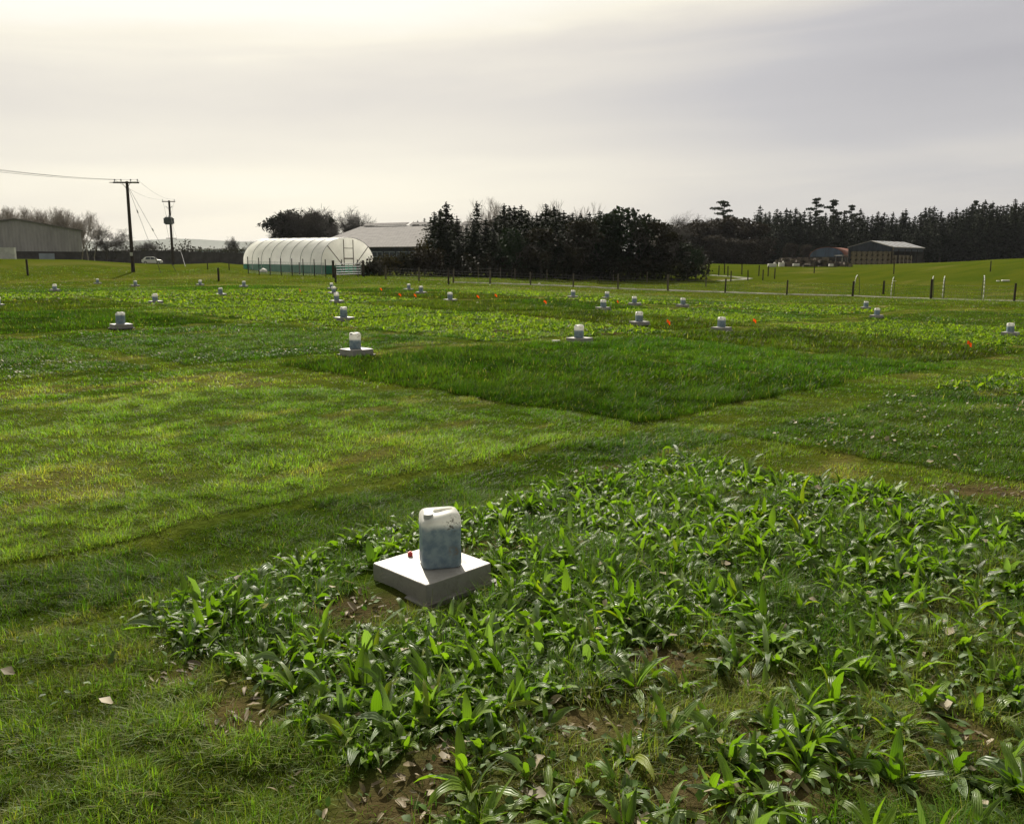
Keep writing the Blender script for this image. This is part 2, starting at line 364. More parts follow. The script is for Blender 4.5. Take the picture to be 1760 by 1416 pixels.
# ------------------------------------------------------------------ the measuring boxes and jerrycans (positions of every one)
#   px, py of the base centre in the photograph; extra words that single it out
CANS = [(743, 1003, 'nearest and largest', 'in the front herb plot'),
        (613, 612, 'second nearest', 'on the left corner of the tall dark grass plot'),
        (996, 588, 'mid distance', 'beyond the tall grass plot, beside a small white block'),
        (209, 566, 'mid distance', 'in front of the dark tall grass at far left'),
        (592, 552, 'mid distance', 'at the left corner of the bright leafy plot'),
        (1099, 560, 'mid distance', 'left of an orange flag, beyond the leafy plot'),
        (1240, 568, 'mid distance', 'left of a flag at the brownish plot start'),
        (1736, 578, 'mid distance', 'at the right border of the picture'),
        (268, 522, 'far', 'straight behind the left box, below the leaning power pole'),
        (95, 501, 'far', 'second from the left border, right of the lone dark post'),
        (168, 488, 'farthest', 'leftmost one of the farthest row'),
        (233, 493, 'farthest', 'right under the foot of the wooden power pole'),
        (344, 491, 'farthest', 'beside the short post left of the polytunnel'),
        (419, 494, 'farthest', 'below the left end of the polytunnel'),
        (380, 508, 'far', 'before the short post left of the polytunnel'),
        (579, 522, 'far', 'lowest of the column of three below the polytunnel'),
        (573, 506, 'far', 'middle one of the column of three below the polytunnel'),
        (571, 498, 'farthest', 'topmost of the column of three below the polytunnel'),
        (702, 499, 'farthest', 'left one of a pair below the bushes'),
        (724, 506, 'far', 'right one of a pair below the bushes'),
        (774, 519, 'far', 'between two orange flags in the middle of the field'),
        (984, 513, 'farthest', 'left one of the pair in front of the dark copse'),
        (1044, 514, 'farthest', 'right one of the pair in front of the dark copse'),
        (1036, 534, 'far', 'left of an orange flag by a small leafy patch'),
        (1091, 525, 'far', 'right of an orange flag by a small leafy patch'),
        (1173, 528, 'far', 'on the brownish edge right of centre'),
        (1487, 531, 'far', 'in the right leafy plot near the white hoops'),
        (1506, 547, 'far', 'on the path in front of the far right leafy plot'),
        (-5, 528, 'far', 'cut off by the left border of the picture')]
HB = .215
canpos = []
for i, (px, py, *_r) in enumerate(CANS):
    p_ = G(px, py); canpos.append(p_); BOXES.append((p_.x, p_.y, HB + (.13 if i == 0 else .06)))

# lawns, nearest rings densest
parts = {'short': [], 'tall': []}
for r0, r1, n, w0, seg in ((1.5, 3.2, 140000, .0026, 3), (3.2, 6.0, 280000, .0031, 2), (6.0, 11, 320000, .0048, 2), (11, 20, 260000, .0085, 2), (20, 36, 190000, .017, 2), (36, 66, 110000, .038, 2), (66, 92, 60000, .05, 2)):
    x, y = fan(n, r0, r1); t = cover(x, y); c = cover_col(x, y, t)
    keep = clear(x, y) & (y > 1.0)
    bare = ss(fbm(x, y, .8, 50), .60, .72) * ((t == HERB) | (t == DRY)) * .85; bare = np.maximum(bare, .93 * soilness(x, y))
    keep &= RNG.random(n) > bare
    keep &= (t != HERB) | (RNG.random(n) < .72)
    # tufts: density follows clumps, heights too
    cl = fbm(x, y, .45 if r0 < 12 else 1.2, 60)
    keep &= RNG.random(n) < .45 + 1.1 * ss(cl, .3, .6)
    x, y, t, c, cl = x[keep], y[keep], t[keep], c[keep], cl[keep]
    h = np.array([TYPES[k][0] for k in range(11)])[t] * (.55 + .9 * RNG.random(len(x)) ** 1.4) * (.65 + .75 * cl)
    tf = fbm(x, y, .14 if r0 < 6 else .26 if r0 < 20 else .7, 90); h *= .55 + 1.0 * ss(tf, .3, .7); c = c * (.60 + np.where(t == MOTT, 1.05, .75) * ss(tf, .25, .72) * (.8 + .4 * vn(x, y, .7 if r0 < 10 else 1.6, 95)))[:, None]
    h *= 1 + np.where(t == HERB, .8, .4) * ss(fbm(x, y, .7, 66), .58, .7) * np.isin(t, (TALL, MID, BROWN, HERB, WEED))
    v = RNG.normal(1, .22, len(x))[:, None].clip(.45, 1.7); hue = RNG.normal(0, .12, len(x))
    c = c * v; c[:, 0] *= 1 + hue; c[:, 1] *= 1 - hue * .3
    st = (RNG.random(len(x)) < .03); c[st] = np.array((.26, .22, .10)) * (.6 + .6 * RNG.random((st.sum(), 1)))
    wd = w0 * (.7 + .6 * RNG.random(len(x)))
    for key, msk in (('tall', np.isin(t, (TALL, MID, BROWN))), ('short', ~np.isin(t, (TALL, MID, BROWN)))):
        if msk.any(): parts[key].append(blades(x[msk], y[msk], h[msk], wd[msk] * (1.15 if key == 'tall' else 1), c[msk], seg, 1.7 if key == 'short' else 1.0))
join_build('mown_grass', parts['short'], M['grass'], 'short mown grass of the field, lanes and verges')
join_build('tall_grass', parts['tall'], M['grass'], 'lush taller dark grass standing in some trial plots')

# ------------------------------------------------------------------ broad leaved herbs (plantain sward)
def leaves(x, y, z, az, L, wd, el0, bend, fold, col, ns=6):
    """one curved lance shaped leaf per entry; el0 start elevation, bend total droop"""
    n = len(x); V = np.zeros((n, ns + 1, 3, 3)); U = np.zeros((n, ns + 1, 3, 2))
    px = x.copy(); py = y.copy(); pz = z.copy(); ca, sa = np.cos(az), np.sin(az); tw = RNG.normal(0, .35, n)
    for i in range(ns + 1):
        t = i / ns; e = el0 - bend * t ** 1.3; 
        if i: px = px + ca * np.cos(e) * L / ns; py = py + sa * np.cos(e) * L / ns; pz = pz + np.sin(e) * L / ns
        ww = wd * (0.16 + 0.84 * np.sin(PI * min(1, t * .97 + .03) ** .78) ** .9) * (1 if i < ns else .12) * .5
        # across direction, rolled
        rx, ry, rz_ = -sa * np.cos(tw), ca * np.cos(tw), np.sin(tw); nx, ny, nz = -np.sin(e) * ca, -np.sin(e) * sa, np.cos(e)
        wav = RNG.normal(0, .20, n) * ww
        for j, s in enumerate((-1, 0, 1)):
            f = fold * ww * abs(s) + wav * s
            V[:, i, j, 0] = px + s * ww * rx + nx * f; V[:, i, j, 1] = py + s * ww * ry + ny * f; V[:, i, j, 2] = pz + s * ww * rz_ + nz * f
            U[:, i, j, 0] = .5 + .5 * s; U[:, i, j, 1] = t
    k = (ns + 1) * 3; o = np.arange(n)[:, None, None] * k
    fc = np.array([[i * 3 + j, i * 3 + j + 1, i * 3 + j + 4, i * 3 + j + 3] for i in range(ns) for j in range(2)])
    F = (o + fc[None]).reshape(-1, 4); C = np.repeat(col, k, axis=0)
    return V.reshape(-1, 3), F, C, U.reshape(-1, 2)
def in_herb(x, y): return cover(x, y) == HERB
hp = []
def rosettes(n, r0, r1, nl, Lr, wr, ns, gap=.36, half=38):
    x, y = fan(n, r0, r1, half)
    m_ = in_herb(x, y) & clear(x, y, -.03) & (y > 1.2) & (RNG.random(n) < .25 + 1.4 * ss(fbm(x, y, .8, 70), gap, gap + .2)) & (RNG.random(n) > soilness(x, y))
    x, y = x[m_], y[m_]; n = len(x); rs = .7 + .6 * RNG.random(n)
    tone = RNG.random(n)
    X_, Y_, AZ_, L_, W_, E_, B_, C_ = [], [], [], [], [], [], [], []
    for j in range(nl):
        k = RNG.random(n) < (1 - .35 * j / nl); q = k.sum()
        az = RNG.random(q) * 2 * PI; L = (Lr[0] + (Lr[1] - Lr[0]) * RNG.random(q)) * rs[k]; wd = L * (wr[0] + (wr[1] - wr[0]) * RNG.random(q))
        el0 = R(88) - R(62) * RNG.random(q) ** 1.1 ; bd = R(10) + R(165) * RNG.random(q) ** 1.1
        lay = RNG.random(q) < .22; el0[lay] = R(12) * RNG.random(lay.sum()) + R(4); bd[lay] = R(20) * RNG.random(lay.sum())
        c = np.array((.080, .145, .013)) * (1 - tone[k])[:, None] + np.array((.150, .225, .026)) * tone[k][:, None]
        c = c * RNG.normal(1, .2, q)[:, None].clip(.5, 1.6)
        yl = RNG.random(q) < .03; c[yl] = np.array((.20, .24, .02))
        dd = RNG.random(q) < .11; c[dd] = np.array((.26, .20, .11)) * (.5 + .8 * RNG.random((dd.sum(), 1))); el0[dd] = R(10); bd[dd] = R(30)
        gr = RNG.random(q) < .16; c[gr] = np.array((.14, .20, .09)) * (.8 + .5 * RNG.random((gr.sum(), 1)))  # some leaves paler and greyer: sheen highlights put into the leaf colour
        X_.append(x[k] + .012 * np.cos(az)); Y_.append(y[k] + .012 * np.sin(az)); AZ_.append(az); L_.append(L); W_.append(wd); E_.append(el0); B_.append(bd); C_.append(c)
    X_, Y_, AZ_, L_, W_, E_, B_, C_ = map(np.concatenate, (X_, Y_, AZ_, L_, W_, E_, B_, C_))
    if r0 >= 9: E_ = np.clip(E_ * 1.15, 0, R(88)); B_ = B_ * .45
    hp.append(leaves(X_, Y_, Z(X_, Y_) - .002, AZ_, L_, W_, E_, B_, .25 + .5 * RNG.random(len(X_)), C_, ns))
rosettes(3300, 1.6, 4.6, 12, (.05, .15), (.11, .27), 7)
rosettes(7200, 4.6, 9, 11, (.055, .145), (.15, .27), 6)
rosettes(7500, 9, 20, 9, (.055, .12), (.2, .32), 4, .2)
rosettes(17000, 20, 34, 6, (.06, .12), (.3, .45), 2, .15)
rosettes(15000, 34, 60, 5, (.08, .14), (.5, .7), 2, .1)
M['herb_far'] = leafy('herb_far', .48, .6, .12, tint=(1.7, 1.75, .4))
for grp_, mt_, lab_ in ((hp[:2], M['herb'], 'broad leaved plantain sward filling the near leafy plot'), (hp[2:], M['herb_far'], 'bright green leafy herb strips in the farther trial plots')):
  off = 0; VV, FF, CC, UU = [], [], [], []
  for v, f, c, u in grp_: VV.append(v); FF.append(f + off); CC.append(c); UU.append(u); off += len(v)
  o = np_obj('herb_leaves', np.concatenate(VV), [np.concatenate(FF)], mt_, col=np.concatenate(CC), uv=np.concatenate(UU), smooth=True)
  tag(o, lab_, 'herbs', kind='stuff')
# small round clover like leaves, also pale dead scraps, in the low swards
x, y = fan(60000, 1.7, 16); t = cover(x, y); kk = (np.isin(t, (CLOV, HERB, DRY, WEED)) & (RNG.random(len(x)) < np.where(t == HERB, .55, np.where(t == DRY, .12, .5)) * (.2 + ss(fbm(x, y, .9, 80), .4, .6)))) & clear(x, y)
x, y = x[kk], y[kk]; n = len(x); z = Z(x, y) + .01 + .05 * RNG.random(n)
c = np.array((.060, .115, .018)) * RNG.normal(1, .25, n)[:, None].clip(.5, 1.8); pd = RNG.random(n) < np.where((cover(x, y) == CLOV) & (vn(x, y, .8, 77) > .6), .22, .06); c[pd] = np.array((.34, .29, .20)) * (.6 + .7 * RNG.random((pd.sum(), 1)))
Ls = .016 + .022 * RNG.random(n); Ls[pd] *= 1.6
v, f, c_, u_ = leaves(x, y, z, RNG.random(n) * 2 * PI, Ls, Ls * .8, RNG.normal(.2, .5, n), RNG.normal(.3, .4, n), np.full(n, .2), c, 2)
M['litter'] = leafy('litter', .25, .6, .3, tint=(1.1, 1.25, .7))
tag(np_obj('clover', v, [f], M['litter'], col=c_, uv=u_), 'small clover leaves and pale scraps low in the sward', 'clover', kind='stuff')
dx_, dy_ = [], []
for c_, r_ in SOILS:
    n_ = int(190 * r_); dx_.append(c_.x + RNG.normal(0, r_ * .8, n_)); dy_.append(c_.y + RNG.normal(0, r_ * .6, n_))
x, y = np.concatenate(dx_), np.concatenate(dy_); kk = clear(x, y); x, y = x[kk], y[kk]; n = len(x)
c = np.array((.25, .20, .13)) * (.3 + .9 * RNG.random((n, 1))); L_ = .02 + .05 * RNG.random(n)
v, f, c_, u_ = leaves(x, y, Z(x, y) + .006, RNG.random(n) * 2 * PI, L_, L_ * (.15 + .3 * RNG.random(n)), RNG.normal(.15, .25, n), RNG.normal(.2, .6, n), np.full(n, .6), c, 5)
tag(np_obj('dead_leaves', v, [f], M['litter'], col=c_, uv=u_, smooth=True), 'dry brown dead leaves scattered on the bare soil patches', 'dead leaves', kind='stuff')
# ------------------------------------------------------------------ measuring boxes with jerrycans
m, k, p = mat('steel_sheet', (.62, .61, .59), .34, .92)
t_ = k.new('ShaderNodeTexCoord'); nn = k.noise(t_.outputs['Object'], 14, 5, .6); k.put(p.inputs['Roughness'], k.mapr(nn, .3, .7, .5, .68))
k.put(p.inputs['Base Color'], k.mix(k.mapr(k.noise(t_.outputs['Object'], 40, 4, .7), .45, .75, 0, .6), (.31, .305, .29), (.20, .19, .17)))
p.inputs['Metallic'].default_value = .45; M['steel'] = m
m, k, p = mat('can_plastic', (.8, .8, .77), .42, 0, .45)
t_ = k.new('ShaderNodeTexCoord'); oi = k.new('ShaderNodeObjectInfo'); sp = k.new('ShaderNodeSeparateXYZ'); k.l.new(t_.outputs['Object'], sp.inputs[0])
at_ = k.new('ShaderNodeAttribute'); at_.attribute_type = 'OBJECT'; at_.attribute_name = 'empty_height'; cb = k.new('ShaderNodeCombineXYZ'); k.put(cb.inputs[0], k.math('MULTIPLY', oi.outputs['Random'], 9.0)); va = k.new('ShaderNodeVectorMath', operation='ADD'); k.l.new(t_.outputs['Object'], va.inputs[0]); k.l.new(cb.outputs[0], va.inputs[1])
na = k.noise(va.outputs[0], 22, 5, .6); nb = k.noise(va.outputs[0], 60, 4, .7)
lvl = k.math('ADD', k.math('ADD', sp.outputs[2], k.math('MULTIPLY', k.math('SUBTRACT', na, .5), .025)), k.math('MULTIPLY', at_.outputs['Fac'], 1.0))
liq = k.mapr(lvl, .190, .236)
low = k.mix(k.mapr(na, .35, .65), (.17, .235, .30), (.29, .36, .41)); low = k.mix(k.mapr(nb, .55, .8, 0, .5), low, (.30, .30, .27))
up = k.mix(k.mapr(nb, .5, .8, 0, .2), (.88, .87, .82), (.50, .47, .38))
c = k.mix(liq, low, up)
# rust brown smear and dirt under the shoulder
ds = k.new('ShaderNodeVectorMath', operation='DISTANCE'); k.l.new(t_.outputs['Object'], ds.inputs[0]); ds.inputs[1].default_value = (.055, -.078, .085)
c = k.mix(k.math('MULTIPLY', k.mapr(ds.outputs['Value'], .045, .008, 0, .75), k.mapr(nb, .42, .66)), c, (.26, .17, .11))
ds = k.new('ShaderNodeVectorMath', operation='DISTANCE'); k.l.new(t_.outputs['Object'], ds.inputs[0]); ds.inputs[1].default_value = (.05, -.078, .225)
c = k.mix(k.math('MULTIPLY', k.mapr(ds.outputs['Value'], .06, .01), k.mapr(nb, .5, .62)), c, (.09, .075, .05))
k.put(p.inputs['Base Color'], c)
tr = k.new('ShaderNodeBsdfTranslucent'); k.put(tr.inputs[0], c); mx = k.new('ShaderNodeMixShader'); k.put(mx.inputs[0], k.mapr(liq, 0, 1, .28, .62))
k.l.new(p.outputs[0], mx.inputs[1]); k.l.new(tr.outputs[0], mx.inputs[2]); k.l.new(mx.outputs[0], k.n['Material Output'].inputs[0])
M['can'] = m
M['cap_grey'] = mat('cap_grey', (.42, .43, .43), .5)[0]
M['red'] = mat('red_plastic', (.55, .05, .045), .45)[0]

def rrect(cx, cy, hx, hy, r, z, n=5):
    pts = []
    for sx, sy, a0 in ((1, 1, 0), (-1, 1, 90), (-1, -1, 180), (1, -1, 270)):
        for i in range(n + 1):
            a = R(a0 + 90 * i / n); pts.append(Vector((cx + sx * (hx - r) + r * math.cos(a), cy + sy * (hy - r) + r * math.sin(a), z)))
    return pts
M['frame'] = mottled('frame_metal', (.20, .20, .19), (.12, .11, .10), 12, .7, .3)
def make_box():
    t = empty('metal_box', (0, 0, 0))
    fr = MB(); o_ = HB + .010
    for s in (-1, 1):
        fr.box((0, s * o_, .008), (2 * o_ + .03, .03, .022)); fr.box((s * o_, 0, .0082), (.0298, 2 * o_ - .031, .0216))
    fr.build('base_frame', M['frame'], t)
    bm = MB(); hs = HB - .004
    rings = [rrect(0, 0, hs, hs, .006, .012, 2), rrect(0, 0, hs, hs, .006, .1065, 2), rrect(0, 0, hs - .003, hs - .003, .006, .11, 2)]
    bm.loft(rings); bm.build('lid', M['steel'], t)
    return t
def make_can():
    t = empty('jerrycan', (0, 0, 0)); b = MB(); hx, hy = .098, .078; rings = []
    prof = [(0, .010), (.004, .004), (.014, 0), (.055, -.0008), (.12, .0012), (.18, 0), (.225, -.0005), (.250, .001), (.264, .005), (.274, .012), (.280, .024), (.281, .040)]
    for z, ins in prof: rings.append(rrect(0, 0, hx - ins, hy - ins, max(.012, .030 - ins * .3), z, 5))
    for r in rings:                              # the front left shoulder drops away for the spout
        for q in r:
            if q.z > .235:
                f = max(0.0, min(1.0, (-q.x - .025) / .04)) * max(0.0, min(1.0, (-q.y + .02) / .05)); q.z -= f * (q.z - .235) * .62
    b.loft(rings); b.build('body', M['can'], t, smooth=True)
    h = MB(); rg = []
    for (x, z, hw, th) in ((-.034, .262, .016, .010), (-.022, .275, .018, .010), (.005, .279, .019, .009), (.040, .279, .019, .009), (.062, .275, .018, .010), (.074, .262, .016, .011)):
        rg.append([Vector((x + th * .6 * math.cos(a) * (0.2 if abs(x - .03) < .04 else 1), hw * math.cos(a + .0) + .012, z + th * math.sin(a))) for a in [2 * PI * i / 10 for i in range(10)]])
    h.loft(rg); h.build('handle', M['can'], t, smooth=True)
    c = MB(); c.loft([[Vector((-.062 + r * math.cos(2 * PI * i / 16), -.036 + r * math.sin(2 * PI * i / 16), z)) for i in range(16)] for r, z in ((.020, .238), (.020, .252), (.024, .253), (.024, .272), (.021, .275))])
    c.build('cap', M['cap_grey'], t, smooth=False)
    return t
box0, can0 = make_box(), make_can()
for i, (px, py, dist, where) in enumerate(CANS):
    p_ = canpos[i]; z0 = float(Zb(p_.x, p_.y)) + (0 if i == 0 else (.0, .015, -.015, .02)[i % 4])
    lift = .0 if i == 0 else .0
    lb_ = f'metal box, {dist}, {where}'
    lc_ = f'white topped jerrycan, {dist}, {where}'
    rz = R(45) + (0 if i == 0 else R(random.uniform(-4, 4)))
    loc = (p_.x, p_.y, z0)
    if i: bo = copy_tree(box0, loc, rz); ca = copy_tree(can0, loc)
    else: bo, ca = box0, can0; bo.location = loc; bo.rotation_euler.z = rz
    tag(bo, lb_, 'box', 'square metal measuring boxes over the trial field'); tag(ca, lc_, 'jerrycan', 'jerrycans standing on the metal boxes')
    if i == 0:
        q = G(757, 969, .11); ca.location = (q.x, q.y, z0 + .1105); ca.rotation_euler.z = R(14)
    else:
        ca.location = (p_.x + random.uniform(-.03, .03), p_.y + random.uniform(-.03, .03), z0 + .1105); ca.rotation_euler.z = R(random.choice((8, 14, 20, -10, 30)) + random.uniform(-5, 5))
        ca.rotation_euler.x = R(random.uniform(-1.6, 1.6)); ca.rotation_euler.y = R(random.uniform(-1.6, 1.6))
        for ch in ca.children:
            if ch.name.startswith('body'): ch['empty_height'] = random.uniform(.0, .065) if i != 1 else .06
q = G(705, 956, .11); c = MB()
c.loft([[Vector((r * math.cos(2 * PI * i / 14), r * math.sin(2 * PI * i / 14), z)) for i in range(14)] for r, z in ((.012, 0), (.013, .002), (.013, .019), (.010, .022))])
c.loft([[Vector((r * math.cos(2 * PI * i / 10), r * math.sin(2 * PI * i / 10), z)) for i in range(10)] for r, z in ((.0055, .0205), (.0055, .026))])
o = c.build('red_bottle_cap', M['red']); o.location = (q.x, q.y, float(Zb(canpos[0].x, canpos[0].y)) + .1104)
tag(o, 'small red plastic cap lying on the nearest metal box', 'cap')

# orange marker flags
M['orange'] = leafy('orange_flag', .5, .6, .1, tint=(1, 1, 1))
FLAGS = [(515, 506, 'left of the column of three cans'), (653, 504, 'alone right of the column of three cans'), (685, 515, 'left of a close pair, centre of the field'), (711, 516, 'right of a close pair, centre of the field'),
         (819, 519, 'right of the middle can, above a white tag'), (850, 516, 'second right of the middle can'), (934, 529, 'alone on the brownish plot in the centre'), (1060, 528, 'between two cans in front of the copse'),
         (1145, 566, 'right of the mid distance can, by the lane'), (1293, 563, 'right of the mid distance can at the brownish plot'), (1660, 606, 'nearest and largest, at the far right'), ]
def make_flag():
    t = empty('marker_flag', (0, 0, 0)); MB().tube((0, 0, -.02), (.008, 0, .21), .0025, .0025, 5).build('wire_stem', M['wire'], t)
    n = 6; V = []
    for i in range(n + 1):
        for s in (0, 1): V.append((.008 + .075 * i / n, .012 * math.sin(i * 1.1) * i / n, .215 - .07 * (s) - .05 * (i / n) ** 2 + .01 * s * math.sin(i)))
    V = np.array(V); th = V + np.array((0, .0012, 0)); VV = np.concatenate([V, th]); k_ = len(V)
    F = [(2 * i, 2 * i + 1, 2 * i + 3, 2 * i + 2) for i in range(n)]; F += [tuple(q + k_ for q in f[::-1]) for f in F]
    np_obj('flag', VV, [np.array(F)], M['orange'], col=np.tile((.95, .26, .03), (len(VV), 1)), parent=t, smooth=True); return t
fl0 = make_flag()
for i, (px, py, wh) in enumerate(FLAGS):
    loc = G(px, py); t = fl0 if i == 0 else copy_tree(fl0, loc); t.location = loc; t.rotation_euler.z = random.uniform(-1, 1)
    t.scale = (1.4, 1.4, 1.25); tag(t, f'small orange marker flag, {wh}', 'marker flag', 'orange marker flags in the trial field')
q = G(956, 590); o = MB().box((0, 0, .02), (.16, .08, .045)).build('white_block', M['white_stuff'], bevel=.006); o.location = q; o.rotation_euler.z = .2
tag(o, 'small white block lying on the lane left of a metal box', 'block')
for px, py, s, lab in ((927, 489, .11, 'small white stone on the verge before the wire fence'), (1579, 514, .10, 'small white stone on the verge near the white hoops'), (842, 479, .10, 'small white scrap caught on the fence before the copse'), (821, 522, .05, 'small white tag under an orange flag in the field')):
    q = G(px, py); st = MB(); rg = []
    for kk_ in range(5):
        a0 = PI * (kk_ / 4 - .5); rg.append([Vector((s * (math.cos(a0) + .05) * math.cos(2 * PI * i / 8) * (1 + .2 * math.sin(i * 2.1)), s * .8 * (math.cos(a0) + .05) * math.sin(2 * PI * i / 8), s * .6 * math.sin(a0))) for i in range(8)])
    st.loft(rg); o = st.build('white_stone', M['white_stuff']); o.location = q + Vector((0, 0, s * .4)); tag(o, lab, 'stone')

# ------------------------------------------------------------------ fences
def post_mb(h, r, n=8, lean=(0, 0)): return MB().tube((0, 0, -.3), (lean[0], lean[1], h), r * 1.05, r, n)
FP = [(663, 480), (720, 483), (779, 486), (842, 488), (912, 490), (985, 493), (1062, 497), (1148, 500), (1246, 503.5), (1352, 507), (1465, 509.5), (1600, 514), (1743, 518), (1905, 522)]
fpts = [G(*q) for q in FP]
t = empty('wire_fence', fpts[7]); tag(t, 'long sheep wire fence on weathered timber posts in front of the dark copse', 'fence')
for i, q in enumerate(fpts):
    o = post_mb(1.12 + .12 * random.random() + (.18 if i in (6, 7, 11) else 0), .085 if i in (7, 10, 11) else .065, 8, (random.uniform(-.05, .05), 0)).build('post', M['post'] if i < 8 else M['dark_timber'], t); o.location = q - fpts[7]
wm = MB()
for a, b in zip(fpts, fpts[1:]):
    for hh in (.12, .3, .5, .72, .95): wm.tube(a - fpts[7] + Vector((0, -.07, hh)), b - fpts[7] + Vector((0, -.07, hh)), .006, .006, 3, cap=False)
    L_ = (b - a).length; n_ = int(L_ / .35)
    for j in range(n_): q = a.lerp(b, (j + .5) / n_) - fpts[7]; wm.tube(q + Vector((0, -.07, .12)), q + Vector((0, -.07, .72)), .0045, .0045, 3, cap=False)
wm.build('wire_mesh', M['wire'], t)
# second, fainter fence behind it (plain posts)
FB = [(822, 470, 1.1, 'post'), (869, 479, 1.0, 'post'), (937, 480, 1, 'post'), (1054, 481, 1.0, 'post')]
for i, (px, py, h, _) in enumerate([(771, 489, 1.3, 0), (664, 480, 0, 0)] + []):
    if h: o = post_mb(h, .07).build('fence_post', M['dark_timber']); o.location = G(px, py); tag(o, 'dark short post beside the second post of the wire fence below the bushes', 'post', 'odd posts')
backs = [(822, 480), (860, 481), (885, 483), (940, 485), (1054, 487), (1112, 490), (1213, 497)]
t = empty('inner_fence', G(940, 485)); tag(t, 'second thinner post and wire fence close to the foot of the copse', 'fence')
bp_ = [onground(*(G(x_, y_).xy * 1.04)) for x_, y_ in backs]
for q in bp_: o = post_mb(1.1, .05, 6).build('post', M['post'], t); o.location = q - t.location
wm = MB()
for a, b in zip(bp_, bp_[1:]):
    for hh in (.3, .6, .95): wm.tube(a - t.location + Vector((0, 0, hh)), b - t.location + Vector((0, 0, hh)), .006, .006, 3, cap=False)
wm.build('wire', M['wire'], t)
# lone dark posts on the left
for px, py, h, r, lab in ((48, 474, 1.32, .085, 'lone thick dark post at the far left of the field'), (376, 483, 1.0, .08, 'lone dark post left of the polytunnel'), (577, 486, 1.15, .07, 'dark post in front of the metal gate'),
                          (357, 463, .6, .05, 'small thin post on the bright grass mound, left one'), (394, 464, .6, .05, 'small thin post on the bright grass mound, right one'), (515, 472, 1.15, .05, 'thin dark post in front of the green netting'), (1518, 506, 1.1, .085, 'dark post standing behind the fence between the hoops')):
    o = post_mb(h, r).build('wooden_post', M['dark_timber']); o.location = G(px, py); tag(o, lab, 'post')
RP = [(1217, 472, 'at the right edge of the copse'), (1235, 475, 'left end of the pale gravel bend'), (1245, 472, 'behind the pale gravel bend, tall'), (1251, 476, 'middle of the pale gravel bend'), (1256, 483.5, 'in front of the pale gravel bend'), (1275, 473, 'right behind the gravel bend'), (1285.5, 482, 'at the right tip of the gravel bend'),
      (1304, 475, 'thin, right of the gravel bend'), (1311, 481.5, 'lower one right of the gravel bend'), (1320, 475.5, 'thick, right of the gravel bend'), (1331, 479.5, 'rightmost of the cluster by the gravel bend'), (1399, 470, 'alone in front of the blue ended barn'), (1536, 472, 'alone in front of the hay barn'), (1702, 468, 'alone at right before the spruce wood')]
for px, py, wh in RP:
    q = G(px, py); o = post_mb(1.15 * q.y / 95, .06, 6, (random.uniform(-.04, .04), 0)).build('field_post', M['dark_timber']); o.location = q
    tag(o, f'dark fence post in the pasture, {wh}', 'post', 'posts in the pasture beyond the fence')
# pale stony strip along the fence and the bend behind it
M['gravel'] = mottled('gravel', (.22, .21, .17), (.10, .11, .06), 2.5, .95, bump=.3)
def ribbon(name, pts, wd, mt, h=.05):
    V = []; F = []; dense = []
    for a, b in zip(pts, pts[1:]):
        n_ = max(2, int((b - a).length / .6)); dense += [a.lerp(b, j / n_) for j in range(n_)]
    dense.append(pts[-1])
    for i, q in enumerate(dense):
        d = (dense[min(i + 1, len(dense) - 1)] - dense[max(0, i - 1)]); d.z = 0; d.normalize(); nrm = Vector((-d.y, d.x, 0)); w_ = wd * (.7 + .6 * random.random())
        for s, hh in ((-1, -.02), (-.7, h), (.7, h), (1, -.02)): e = q + nrm * s * w_ / 2; V.append((e.x, e.y, float(Z(e.x, e.y)) + hh))
    for i in range(len(dense) - 1):
        for j in range(3): F.append((4 * i + j, 4 * i + 4 + j, 4 * i + 5 + j, 4 * i + 1 + j))
    m_ = MB(); m_.add(V, F); return m_.build(name, mt)
tag(ribbon('gravel_strip', [q + Vector((.0, 1.0, 0)) for q in fpts[2:]], .6, M['gravel']), kind='structure')
tag(ribbon('gravel_bend', [G(1222, 474), G(1255, 476), G(1290, 479), G(1270, 481), G(1235, 483)], .8, M['gravel']), kind='structure')
# earth lip in front of the strip
tag(ribbon('earth_bank', [q + Vector((0, .15, 0)) for q in fpts[2:]], .5, mottled('earth', (.05, .04, .025), (.03, .035, .012), 3), .02), kind='structure')

# white bent pipes of the small hoops
M['white_pipe'] = mottled('white_pipe', (.66, .66, .62), (.42, .44, .38), 6, .5)
HOOPS = [(1469, 509, 1487, 511, 1.62, 'leftmost, right beside a dark fence post'), (1534, 511, 1548, 512, 1.50, 'second from left, with a white scrap tied on'), (1603, 514, 1617, 515, 1.62, 'third, beside a thick fence post'), (1623, 514, 1636, 516, 1.62, 'fourth, close right of the third'), (1694, 517, 1703, 518, 1.62, 'rightmost, left of the last fence post')]
for px, py, px2, py2, h, wh in HOOPS:
    a = G(px, py) + Vector((0, .3, 0)); b = onground(a.x + (px2 - px) * a.y / FPX, a.y + .9); t = empty('hoop', a, 0, f'white bent hoop along the fence, {wh}', 'hoop', 'white hoops along the fence'); d = b - a
    P_ = []
    for i in range(17):
        u = i / 16; P_.append(d * (.5 - .5 * math.cos(PI * u)) + Vector((0, 0, h * math.sin(PI * u) ** .9)))
    kx = 9
    MB().path([P_[0] - Vector((0, 0, .1))] + P_[:kx], .032, 8).build('pipe', M['white_pipe'], t, smooth=True)
    MB().path(P_[kx - 1:] + [P_[-1] - Vector((0, 0, .1))], .018, 6).build('rod', M['wire'], t)
    if px == 1534: MB().box(P_[7] + Vector((.12, 0, -.25)), (.22, .03, .05), 0).build('tied_scrap', M['white_stuff'], t)
